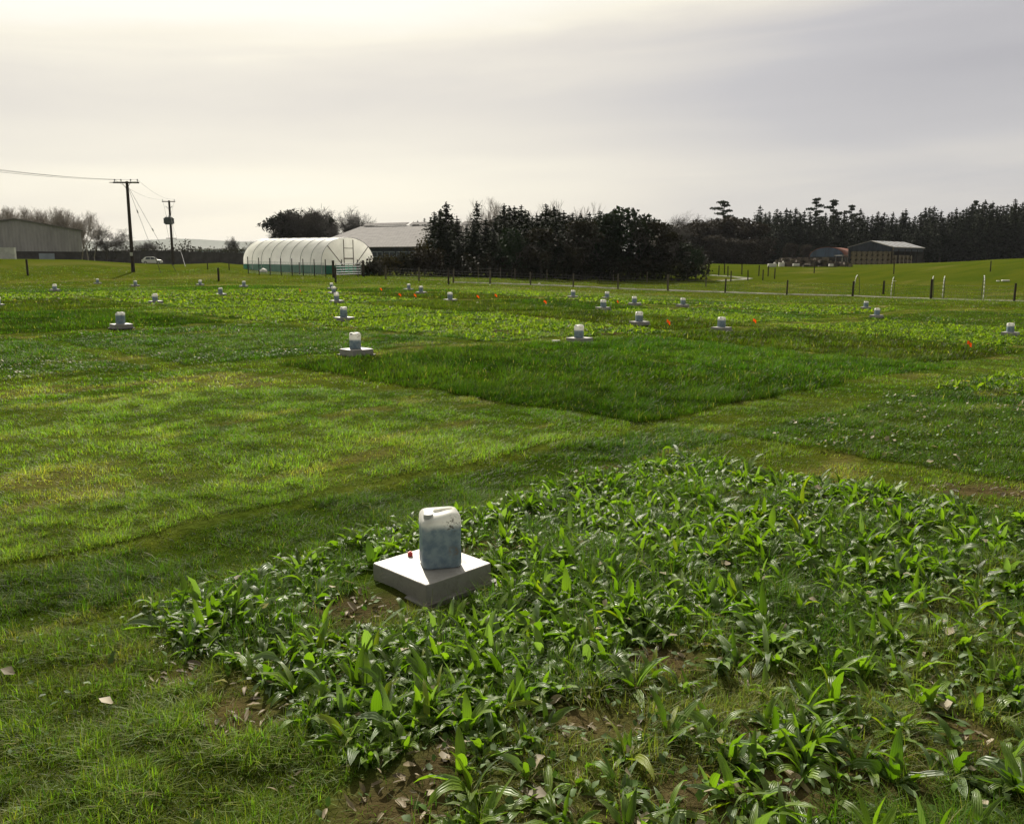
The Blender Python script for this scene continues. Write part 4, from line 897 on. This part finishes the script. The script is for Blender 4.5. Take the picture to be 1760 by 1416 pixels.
endz = [AT(-60, 287, 52), AT(-60, 284, 51.5), AT(-60, 289, 53)]
for i, (j, e) in enumerate(zip((0, 1, 3), endz)): sagwire(b1 + ins[j] + Vector((0, 0, .2)), e, .10 + .06 * i, .012, 'power_line', 'thin overhead power line leaving the nearer pole to the left', grp='overhead lines to the left')
for i, (j, x_) in enumerate(((0, -.85), (3, .85))): sagwire(b1 + ins[j] + Vector((0, 0, .2)), b2 + T2 + Vector((x_, -.2, .15)), .5, .009, 'power_line', 'thin overhead power line sagging between the two poles', grp='overhead lines between the poles')
for (px, py), f_, lab in (((277, 469), .30, 'left stay wire with an insulator, from the nearer pole to the ground'), ((303, 466), .50, 'right stay wire with an insulator, from the nearer pole to the ground')):
    e = G(px, py); a = b1 + top1 * .965; o = empty('stay_wire', e, 0, lab, 'stay wire'); MB().tube((0, 0, -.1), a - e, .014, .014, 4).build('wire', M['wire'], o)
    q = (a - e) * (1 - f_); dd_ = (a - e).normalized(); MB().tube(q - dd_ * .14, q + dd_ * .14, .055, .055, 8).build('insulator', M['galv'], o); MB().tube((0, 0, -.1), dd_ * 1.7, .028, .028, 6).build('anchor_rod', M['wire'], o)
e = G(319, 460); e = onground(e.x * 1.1, e.y * 1.1); a = b2 + T2 * .8; o = empty('stay_wire', e, 0, 'stay wire of the farther transformer pole', 'stay wire'); MB().tube((0, 0, -.1), a - e, .014, .014, 4).build('wire', M['wire'], o); MB().tube((0, 0, -.1), (a - e) * .2, .03, .03, 6).build('anchor_rod', M['wire'], o)

# ------------------------------------------------------------------ trees
def cards(cen, size, col, flat=.0, tri=True, axis=None):
    """small leaf faces at points; returns V, F, C"""
    n = len(cen); u = RNG.normal(size=(n, 3)); u[:, 2] *= (1 - flat); u /= np.linalg.norm(u, axis=1)[:, None]
    v = RNG.normal(size=(n, 3)); v[:, 2] *= (1 - flat); v -= (v * u).sum(1)[:, None] * u; v /= np.linalg.norm(v, axis=1)[:, None]
    s = size[:, None] if np.ndim(size) else size
    V = np.stack([cen - u * s * .55 - v * s * .35, cen + u * s * .55 - v * s * .35, cen + v * s * .7], 1).reshape(-1, 3)
    return V, np.arange(n * 3).reshape(-1, 3), np.repeat(col, 3, axis=0)
def conifer_mesh(H, Rr, bare=.10, dens=1.0, c0=(.017, .023, .011), ragged=.4, tip=True):
    P_, S_, C_ = [], [], []; tiers = int(38 * dens)
    for i in range(tiers):
        t = (i + RNG.random() * .7) / tiers; z = H * (bare + (1 - bare) * t); r = Rr * (1 - t) ** .62 * (.60 + .75 * RNG.random()) + .12
        nb = max(4, int(11 * (1 - t) + 5))
        for b in range(nb):
            az = RNG.random() * 2 * PI; L = r * (1 - ragged + ragged * 1.9 * RNG.random()); m_ = max(3, int(L / .16)); f = (np.arange(m_) + RNG.random(m_)) / m_
            dz = -.28 * L * f ** 1.3 + .10 * L * f ** 3; q = np.stack([np.cos(az) * L * f, np.sin(az) * L * f, z + dz], 1) + RNG.normal(0, .06 + .04 * L, (m_, 3)) * (1, 1, .7)
            P_.append(q); S_.append(.50 * (1 - .45 * f) * (.6 + .8 * RNG.random(m_)) * (.55 + .45 * (1 - t))); C_.append(np.array(c0)[None] * (.6 + .9 * RNG.random((m_, 1))))
    if tip:
        f = np.linspace(0, 1, 14); P_.append(np.stack([0 * f, 0 * f, H * (.96 + .06 * f)], 1) + RNG.normal(0, .03, (14, 3))); S_.append(np.full(14, .16)); C_.append(np.tile(c0, (14, 1)))
    return cards(np.concatenate(P_), np.concatenate(S_), np.concatenate(C_), .25)
def blob_cards(blobs, dens, size, c0, c1, shell=.35):
    P_, C_ = [], []
    for (x_, y_, z_, rx, ry, rz) in blobs:
        n = int(dens * (rx * ry + rx * rz + ry * rz)); d = RNG.normal(size=(n, 3)); d /= np.linalg.norm(d, axis=1)[:, None]; rr = (1 - shell * RNG.random(n) ** 1.5) * (1 + .12 * RNG.normal(size=n))
        tone = RNG.random(n) * .5 + .5 * RNG.random(); P_.append(np.array((x_, y_, z_)) + d * rr[:, None] * (rx, ry, rz)); C_.append(np.array(c0) * (1 - tone)[:, None] + np.array(c1) * tone[:, None])
    P_ = np.concatenate(P_); return cards(P_, size * (.6 + .8 * RNG.random(len(P_))), np.concatenate(C_) , 0)
def branches(H, spread=.55, trunk_r=.22, levels=5, up=.35, first=.22, kids=(3, 4), seed=1, twig=.012, lean=0, fork=1.0):
    rr = random.Random(seed); segs = []
    def grow(p0, d, L, r, lv):
        n = 3; p = p0; dd = d.copy()
        for i in range(n):
            dd = (dd + Vector((rr.gauss(0, .13), rr.gauss(0, .13), rr.gauss(0, .08) + up * .12))).normalized(); q = p + dd * L / n; r2 = r * (1 - .32 * (i + 1) / n); segs.append((p, q, r * (1 - .32 * i / n), r2)); p = q
            if lv < levels and (i > 0 or lv > 0):
                for _ in range(rr.randint(*kids) if i == n - 1 else rr.randint(1, 2)):
                    a = rr.random() * 2 * PI; o_ = dd.orthogonal().normalized(); o_ = (Matrix.Rotation(a, 3, dd) @ o_); nd = (dd * (1 - spread * rr.uniform(.5, 1.1)) + o_ * spread * rr.uniform(.7, 1.3) + Vector((0, 0, up * .3))).normalized()
                    grow(p, nd, L * rr.uniform(.55, .8), max(twig, r2 * rr.uniform(.5, .68)), lv + 1)
    grow(Vector((0, 0, -.2)), Vector((lean, 0, 1)).normalized(), H * first + .2, trunk_r, 0)
    mx_ = max(s[1].z for s in segs); k_ = H / mx_; return [(a * k_, b * k_, r1, r2) for a, b, r1, r2 in segs]
def seg_mesh(segs, n=3):
    a = np.array([s[0] for s in segs]); b = np.array([s[1] for s in segs]); r1 = np.array([s[2] for s in segs]); r2 = np.array([s[3] for s in segs])
    d = b - a; d /= np.linalg.norm(d, axis=1)[:, None] + 1e-9; h = np.where(np.abs(d[:, 2:3]) > .9, np.array([[1., 0, 0]]), np.array([[0, 0, 1.]])); u = np.cross(d, h); u /= np.linalg.norm(u, axis=1)[:, None]; v = np.cross(d, u)
    V = np.zeros((len(segs), 2, n, 3))
    for i in range(n):
        an = 2 * PI * i / n; o_ = u * math.cos(an) + v * math.sin(an); V[:, 0, i] = a + o_ * r1[:, None]; V[:, 1, i] = b + o_ * r2[:, None]
    base = np.arange(len(segs))[:, None, None] * 2 * n; f = np.array([[i, (i + 1) % n, n + (i + 1) % n, n + i] for i in range(n)]); return V.reshape(-1, 3), (base + f[None]).reshape(-1, 4)
def tree_obj(name, segs=None, crown=None, bark='bark', crown_name='crown', split=.03):
    t = empty(name, (0, 0, 0))
    if segs:
        big_ = [s for s in segs if s[2] > split * 2.2]; small = [s for s in segs if s[2] <= split * 2.2]
        if not big_: big_, small = small[:3], small[3:]
        V, F = seg_mesh(big_, 5); np_obj('trunk', V, [F], M[bark], parent=t)
        if small and crown is None: V, F = seg_mesh(small); np_obj('crown', V, [F], M[bark], parent=t)
        elif small: V, F = seg_mesh(small); np_obj('twigs', V, [F], M[bark], parent=t)
    if crown: np_obj(crown_name, crown[0], [crown[1]], M['crown'], col=crown[2], parent=t)
    return t
def place(proto, used, px, Yd, ztop, lab, cat, grp, H0, rz=None, wide=1.0):
    """stand a copy on the ground so its top reaches ztop"""
    x_ = AT(px, 450, Yd).x; gz_ = float(Z(x_, Yd)); s = (ztop - gz_) / H0
    t = proto if id(proto) not in used else copy_tree(proto, (0, 0, 0)); used.add(id(proto))
    t.location = (x_, Yd, gz_ - .05); t.rotation_euler.z = random.random() * 6.28 if rz is None else rz; t.scale = (s * wide, s * wide, s); tag(t, lab, cat, grp); return t
def ztop(py, Yd): return AT(880, py, Yd).z
used = set()
con = []
for i in range(6):
    Hc = 12.0; con.append(tree_obj('spruce_tree', [(Vector((0, 0, -.2)), Vector((0, 0, 11.5)), .16, .03)], conifer_mesh(Hc, (2.0, 1.6, 2.2, 1.8, 2.0, 1.5)[i], (.10, .2, .08, .14, .22, .16)[i], (1.15, 1.0, 1.2, 1.1, .95, 1.0)[i])))
# spruce wood on the right: skyline profile (px, py of the top)
SK = [(1302, 352), (1318, 362), (1331, 358), (1347, 357), (1363, 356), (1378, 361), (1397, 362), (1414, 364), (1431, 359), (1446, 361), (1458, 366), (1473, 358), (1486, 371), (1503, 362), (1514, 364), (1529, 364), (1545, 363), (1550, 358), (1566, 370), (1583, 355), (1598, 353), (1611, 361), (1624, 365), (1636, 356), (1648, 359), (1662, 348), (1674, 350), (1684, 343), (1697, 346), (1711, 352), (1722, 350), (1735, 340), (1748, 346), (1759, 341), (1775, 338), (1790, 342)]
gw = 'spruces of the dark wood on the right'
for i, (px, py) in enumerate(SK):
    Yd = 232 + 10 * random.random(); lab = 'dark spruce in the skyline row of the wood at right'
    if i == 0: lab = 'pointed dark spruce at the left end of the wood at right'
    place(con[i % 6], used, px, Yd, ztop(py, Yd), lab, 'spruce', gw, 12.3, wide=random.uniform(1.25, 1.75))
for i in range(len(SK) - 1):
    px = (SK[i][0] + SK[i + 1][0]) / 2 + random.uniform(-2, 2); py = (SK[i][1] + SK[i + 1][1]) / 2 + random.uniform(1, 12); Yd = 240 + 8 * random.random()
    place(con[(i * 7 + 3) % 6], used, px, Yd, ztop(py, Yd), 'dark spruce in the back row of the wood at right, filling the skyline', 'spruce', gw + ', back row', 12.3, wide=random.uniform(1.5, 2.1))
for i in range(34):
    px = 1300 + 14.5 * i + random.uniform(-5, 5); Yd = 224 + 6 * random.random(); py = np.interp(px, [q[0] for q in SK], [q[1] for q in SK]) + random.uniform(8, 26)
    place(con[(i * 5 + 2) % 6], used, px, Yd, ztop(py, Yd), 'dark spruce in the front row of the wood at right', 'spruce', gw + ', front row', 12.3, wide=1.6)
# cedars and flat topped pines above the wood
def flat_pine(H, seed):
    rr = np.random.default_rng(seed); segs = [(Vector((0, 0, -.2)), Vector((.2, 0, H * .6)), .30, .2), (Vector((.2, 0, H * .6)), Vector((0, .1, H * .98)), .2, .08)]; bl = []
    for i in range(11):
        z_ = H * (.52 + .46 * i / 10); a = rr.random() * 6.28; L = (2.6 - 1.5 * max(0, (i - 6)) / 4) * (.5 + .7 * rr.random()); 
        if i >= 9: L *= .4
        e = Vector((math.cos(a) * L, math.sin(a) * L, z_ + .1)); segs.append((Vector((.1, 0, z_ - .5)), e, .09, .04)); bl.append((e.x, e.y, e.z, 1.3 * (.6 + .5 * rr.random()), 1.3 * (.6 + .5 * rr.random()), .24)); bl.append((e.x * .4, e.y * .4, e.z, .9, .9, .22))
    return tree_obj('cedar_tree', segs, blob_cards(bl, 60, .32, (.014, .024, .012), (.028, .042, .02), .9), split=.05)
ced = [flat_pine(12, 3), flat_pine(12, 8), flat_pine(12, 21)]
for i, (px, py, Yd, lab, wd) in enumerate(((1240, 345, 205, 'flat topped cedar standing clear above the bare wood', .85), (1397, 340, 262, 'left flat topped cedar rising over the spruce wood', 0.62), (1426, 343, 262, 'middle flat topped cedar rising over the spruce wood', .66), (1458, 352, 262, 'right flat topped cedar rising over the spruce wood', .55), (1668, 344, 262, 'small flat topped cedar at far right above the spruces', .5))):
    place(ced[i % 3], used, px, Yd, ztop(py, Yd), lab, 'cedar', None, 12.2, wide=wd)
# copse of conifers in the centre
SK2 = [(748, 362), (768, 346), (786, 372), (803, 384), (820, 345), (836, 374), (851, 372), (867, 349), (884, 352), (896, 351), (908, 362), (922, 366), (938, 348), (952, 353), (968, 361), (983, 364), (997, 366), (1012, 363), (1030, 360), (1048, 363)]
gc_ = 'conifers of the dark copse in the centre'
for i, (px, py) in enumerate(SK2):
    Yd = 99 + 6 * random.random(); lab = 'dark conifer in the skyline of the central copse'
    if i == 1: lab = 'pointed dark conifer at the left end of the central copse, beside the shed roof'
    if i == 4: lab = 'narrow dark conifer standing free, second peak of the central copse'
    place(con[(i * 2 + 1) % 6], used, px, Yd, ztop(py, Yd), lab, 'conifer', gc_, 12.3, wide=random.uniform(1.6, 2.1) if i not in (4,) else 1.3)
for i in range(24):
    px = 752 + 16.5 * i + random.uniform(-5, 5); Yd = 93 + 4 * random.random()
    if 785 < px < 862 and i % 2: continue
    py = np.interp(px, [q[0] for q in SK2] + [1130, 1170], [q[1] for q in SK2] + [378, 410]) + random.uniform(12, 34)
    place(con[(i * 3 + 1) % 6], used, px, Yd, ztop(py, Yd), 'dark conifer in the front row of the central copse', 'conifer', gc_ + ', front row', 12.3, wide=1.7)
for i in range(len(SK2) - 1):
    if i in (2, 3, 4): continue
    px = (SK2[i][0] + SK2[i + 1][0]) / 2; py = (SK2[i][1] + SK2[i + 1][1]) / 2 + random.uniform(2, 10); Yd = 104 + 4 * random.random()
    place(con[(i * 5 + 4) % 6], used, px, Yd, ztop(py, Yd), 'dark conifer in the back row of the central copse, filling the skyline', 'conifer', gc_ + ', back row', 12.3, wide=random.uniform(2.0, 2.5))
# rounded evergreens of the copse's right half
def round_tree(name, H, Rr, seed, c0, c1, size=.30, dens=26, n=26, low=.15, bark='bark'):
    rr = np.random.default_rng(seed); bl = []
    for i in range(n):
        a = rr.random() * 6.28; t = rr.random(); z_ = H * (low + (1 - low) * t); r = Rr * math.sqrt(max(.05, 1 - ((t - .42) / .62) ** 2)) * (.45 + .5 * rr.random()); s_ = Rr * (.25 + .22 * rr.random())
        bl.append((math.cos(a) * r, math.sin(a) * r, min(z_, H - s_ * .8), s_, s_, s_ * .8))
    segs = branches(H * .9, .6, .22, 3, .4, .3, (2, 3), seed)
    return tree_obj(name, segs, blob_cards(bl, dens, size, c0, c1), bark)
rt = [round_tree('evergreen_tree', 8, 2.6, 4, (.010, .020, .009), (.024, .042, .018)), round_tree('evergreen_tree', 8, 2.4, 9, (.012, .018, .010), (.026, .034, .018)), round_tree('evergreen_tree', 8, 2.5, 15, (.018, .017, .011), (.038, .034, .022))]
for i, (px, py, Yd, k_, lab, wd) in enumerate(((1065, 357, 96, 0, 'broad round topped evergreen crowning the right half of the copse', 1.35), (1095, 366, 95, 1, 'round evergreen on the right shoulder of the copse', 1.2), (1035, 364, 94, 1, 'dark round evergreen left of the broad crown', 1.1), (1125, 381, 95, 2, 'brownish round tree descending at the right of the copse', 1.2), (1150, 398, 94, 2, 'lower brownish round tree near the right end of the copse', 1.2), (1183, 416, 92, 1, 'dark low tree near the right end of the copse', 1.1), (1197, 428, 90, 0, 'dark bushy holly at the right tip of the copse', .95), (1000, 378, 92, 2, 'dull brown tree in front of the central copse', 1.1), (930, 392, 91, 2, 'brownish tree low in front of the central copse', 1.2), (880, 392, 91, 0, 'dark round tree in front of the central copse peaks', 1.1))):
    place(rt[k_], used, px, Yd, ztop(py, Yd), lab, 'tree', None, 8.0, wide=wd)
# bramble and brush along the copse foot
def brush(name, items, dens, size, c0, c1, lab, cat):
    bl = []
    for px, Yd, py_top, w_ in items:
        q = AT(px, 450, Yd); gz_ = float(Z(q.x, Yd)); zt = ztop(py_top, Yd); h = max(.4, zt - gz_); bl.append((q.x, Yd, gz_ + h * .45, w_, w_ * .6, h * .55))
    V, F, C = blob_cards(bl, dens, size, c0, c1, .6); o = np_obj(name, V, [F], M['crown'], col=C); return tag(o, lab, cat, kind='stuff')
it = [(px, 91 + random.uniform(-2, 5), random.uniform(428, 452), random.uniform(1.0, 1.8)) for px in range(740, 1212, 9)] + [(px, 101 + random.uniform(0, 3), 436 + random.uniform(-6, 6), 2.0) for px in range(750, 1200, 14)]
brush('undergrowth', it, 26, .26, (.010, .011, .007), (.026, .024, .014), 'dark brambles and brush filling the foot of the central copse', 'undergrowth')
brush('low_brush', [(px, 232 + random.uniform(-3, 8), random.uniform(410, 426), 3.6) for px in list(range(1130, 1800, 12)) + list(range(1135, 1800, 12))], 16, .6, (.010, .012, .008), (.020, .022, .014), 'dark brush filling the foot of the spruce wood at right', 'undergrowth')
# gorse and bramble bushes left of the copse
def bush(px, Yd, py, wd, c0, c1, lab, size=.2, dens=60, nm='bush'):
    q = AT(px, 450, Yd); gz_ = float(Z(q.x, Yd)); h = ztop(py, Yd) - gz_; bl = []
    for i in range(9): a = random.random() * 6.28; r = wd * random.random() * .6; s_ = wd * random.uniform(.3, .5); bl.append((math.cos(a) * r, math.sin(a) * r * .7, h * random.uniform(.2, .7), s_, s_, min(s_, h * .4)))
    bl.append((0, 0, h * .68, wd * .4, wd * .35, h * .32)); t = empty(nm, (q.x, Yd, gz_), 0, lab, 'bush')
    V, F, C = blob_cards(bl, dens, size, c0, c1, .7); np_obj('foliage', V, [F], M['crown'], col=C, parent=t)
    V, F = seg_mesh(branches(h * .9, .8, .05, 3, .3, .25, (3, 4), int(px))); np_obj('stems', V, [F], M['bark'], parent=t)
for px, Yd, py, wd, k_, lab in ((640, 84, 442, 1.7, 0, 'dark scrubby bush beside the polytunnel front'), (668, 86, 436, 1.8, 1, 'yellowish flowering gorse bush right of the tunnel'), (693, 87, 428, 2.0, 0, 'tall dark bush under the shed roof'), (716, 88, 424, 2.0, 2, 'dark brown bush against the left of the copse'), (737, 89, 420, 2.0, 2, 'dark brown thicket joining the copse at left'), (655, 88, 446, 1.4, 2, 'low dull bush behind the gate'), (727, 91, 408, 1.8, 1, 'dull green bush high against the copse')):
    c0, c1 = (((.016, .017, .010), (.034, .034, .018)), ((.03, .027, .010), (.075, .058, .014)), ((.020, .016, .010), (.040, .032, .020)))[k_]; bush(px, Yd, py, wd, c0, c1, lab)
# bare trees
bare = [tree_obj('bare_tree', branches(12, .50, .26, 5, .30, .24, (2, 3), 3 + i, .017), bark='bark_pale') for i in range(3)]
bare_d = [tree_obj('bare_tree', branches(12, .62, .34, 5, .15, .2, (3, 3), 31 + i, .016), bark='bark') for i in range(3)]
thin = [tree_obj('bare_birch', branches(10, .28, .09, 4, .8, .35, (2, 3), 51 + i, .012), bark='bark_pale') for i in range(2)]
def hgt(p):
    return max(max(v.co.z for v in c.data.vertices) for c in p.children)
for i, (px, py) in enumerate(((-8, 355), (22, 352), (48, 351), (76, 354), (98, 358), (118, 355), (140, 360), (163, 376))):
    pr = thin[i % 2]; place(pr, used, px, 196, ztop(py, 196), 'upright leafless tree in the row behind the grey shed', 'tree', 'upright leafless trees behind the grey shed', hgt(pr), wide=1.6)
names = ['leftmost', 'second from the left border', 'third from the left', 'above the ridge of the shed', 'fifth of the row', 'sixth of the row', 'seventh of the row', 'lower one at the right end of the row']
for i, (px, py) in enumerate(((-22, 356), (12, 354), (40, 352), (66, 353), (88, 359), (106, 357), (128, 355), (152, 372))):
    pr = bare[i % 3]; Yd = 188 + 5 * random.random(); place(pr, used, px, Yd, ztop(py, Yd), f'tall bare tree behind the grey shed, {names[i]}', 'tree', 'bare trees behind the grey shed', hgt(pr), wide=.85)
for i, (px, py, Yd, lab, wd) in enumerate(((183, 383, 165, 'round bare tree standing right of the grey shed', 1.25), (252, 410, 215, 'small bare tree behind the yard wall, between the poles', 1.5), (400, 404, 240, 'small leafless tree beyond the yard wall near the tunnel', .8), (437, 412, 190, 'bare bushy tree at the far end of the polytunnel', 1.4), (617, 352, 200, 'spreading bare tree behind the long shed roof', .95), (572, 359, 205, 'bare tree between the ivy clad trees and the spreading one', .7), (496, 353, 208, 'bare top of the leftmost ivy clad tree', .75), (1186, 360, 190, 'bare round tree above the brown wood right of the copse', 1.15), (1150, 378, 180, 'bare tree behind the right shoulder of the copse', 1.1))):
    pr = bare_d[i % 3]; place(pr, used, px, Yd, ztop(py, Yd), lab, 'tree', None, hgt(pr), wide=wd)
for i, (px, py, lab) in enumerate(((842, 335, 'thin bare birch top between the second and third copse peaks'), (851, 340, 'thin bare birch close beside another above the copse'), (974, 341, 'thin bare tree top above the middle of the copse'), (988, 346, 'thin bare tree top right of the middle of the copse'), (797, 362, 'thin bare tree between the first two copse peaks'), (912, 352, 'thin bare tree behind the third copse peak'), (1110, 372, 'thin bare tree on the right slope of the copse'))):
    pr = thin[i % 2]; place(pr, used, px, 108, ztop(py, 108), lab, 'tree', None, hgt(pr), wide=1.4)
# ivy clad trees
def ivy(H, Rr, seed):
    rr = np.random.default_rng(seed); bl = [(rr.normal(0, Rr * .28), rr.normal(0, Rr * .28), H * (.12 + .72 * t_), Rr * .42 * (.6 + .5 * rr.random()), Rr * .4, H * .10) for t_ in np.linspace(0, 1, 26)]
    return tree_obj('ivy_clad_tree', branches(H, .5, .3, 5, .25, .25, (2, 3), seed, .022), blob_cards(bl, 34, .38, (.012, .016, .009), (.026, .032, .016), .8))
iv = [ivy(12, 3.6, 5), ivy(12, 4.2, 12)]
for i, (px, py, lab, wd) in enumerate(((488, 352, 'ivy clad tree, leftmost of the clump behind the polytunnel', 1.25), (543, 358, 'ivy clad tree, middle of the clump behind the polytunnel', 1.2), (520, 366, 'lower ivy clad tree between the two larger ones', .8), (600, 385, 'low ivy clad tree at the left edge of the long shed roof', .7))):
    place(iv[i % 2], used, px, 196 + 3 * i, ztop(py, 196 + 3 * i), lab, 'tree', None, 12.0, wide=wd)
for i, (px, py, lab) in enumerate(((712, 380, 'small distant spruce over the shed ridge, left'), (719, 378, 'small distant spruce over the shed ridge, middle'), (731, 374, 'larger distant spruce over the shed ridge'), (741, 373, 'distant spruce next to the copse over the shed ridge'))): place(con[i], used, px, 230, ztop(py, 230), lab, 'spruce', None, 12.3, wide=1.1)
# brown bare wood between copse and spruces
bw = [round_tree('bare_wood_tree', 9, 3.4, 60 + i, (.024, .019, .014), (.048, .038, .029), .34, 34, 34, .0, 'bark') for i in range(3)]
for i, (px, py, Yd, lab) in enumerate(((1215, 378, 190, 'brown leafless tree behind the cedar, left'), (1240, 374, 195, 'brown leafless tree under the cedar'), (1262, 374, 192, 'brown leafless tree with rounded top right of the cedar'), (1288, 384, 188, 'brown leafless tree touching the spruce wood'), (1196, 384, 186, 'brown leafless tree next to the copse'), (1228, 404, 178, 'lower brown thicket tree on the pasture edge, left'), (1256, 410, 176, 'lower brown thicket tree on the pasture edge, middle'), (1284, 412, 176, 'lower brown thicket tree on the pasture edge, right'), (1168, 388, 182, 'brown leafless tree partly behind the copse'), (1140, 386, 184, 'brown leafless tree hidden behind the copse shoulder'), (1358, 418, 214, 'small pale bare tree in front of the spruce wood, left'), (1384, 420, 214, 'small pale bare tree in front of the spruces beside the arched shed'), (1306, 408, 196, 'brown thicket before the left end of the spruce wood'))):
    place(bw[i % 3], used, px, Yd, ztop(py, Yd), lab, 'tree', None, 9.0, wide=1.3 if i < 10 else .9)
# hedge line and scrub behind the yard wall
it = [(px, 212 + random.uniform(-4, 6), random.uniform(420, 428), 3.0) for px in range(150, 430, 13)] + [(px, 212, 415, 3.2) for px in (272, 305, 318, 332)] + [(px, 205, random.uniform(412, 420), 2.6) for px in (168, 196, 206)]
brush('hedge_scrub', it, 9, .4, (.030, .030, .022), (.060, .056, .044), 'dull hedge scrub along the top of the yard wall', 'hedge')
# distant ridge
V = []; F = []; n_ = 90
for i in range(n_ + 1):
    an = R(-62 + 80 * i / n_); D = 3400; px_ = math.tan(an) * FPX + 880
    hgt_ = 1.6 + (35.5 + 2 * math.sin(i * .31) + 1.5 * math.sin(i * .83 + 1)) / FPX * D * math.cos(an)
    for (dd_, zz) in ((D - 500, -20), (D, hgt_), (D + 900, -20)): V.append((math.sin(an) * dd_, math.cos(an) * dd_, zz))
for i in range(n_):
    for j in range(2): F.append((3 * i + j, 3 * i + 3 + j, 3 * i + 4 + j, 3 * i + 1 + j))
m_ = MB(); m_.add(V, F); tag(m_.build('hills', mottled('hill', (.07, .085, .06), (.10, .11, .09), .004, .95), None, True), kind='structure')
hz = MB().box((0, 1700, 60), (11000, 11000, 180)).build('haze', None); hz.data.materials.clear()
m = bpy.data.materials.new('haze'); m.use_nodes = True; k = NT(m.node_tree); k.n.clear(); vo = k.new('ShaderNodeVolumePrincipled'); vo.inputs['Color'].default_value = (.80, .84, .92, 1); vo.inputs['Density'].default_value = .00006; vo.inputs['Anisotropy'].default_value = .2
ou = k.new('ShaderNodeOutputMaterial'); k.l.new(vo.outputs[0], ou.inputs['Volume']); hz.data.materials.append(m); tag(hz, kind='stuff')
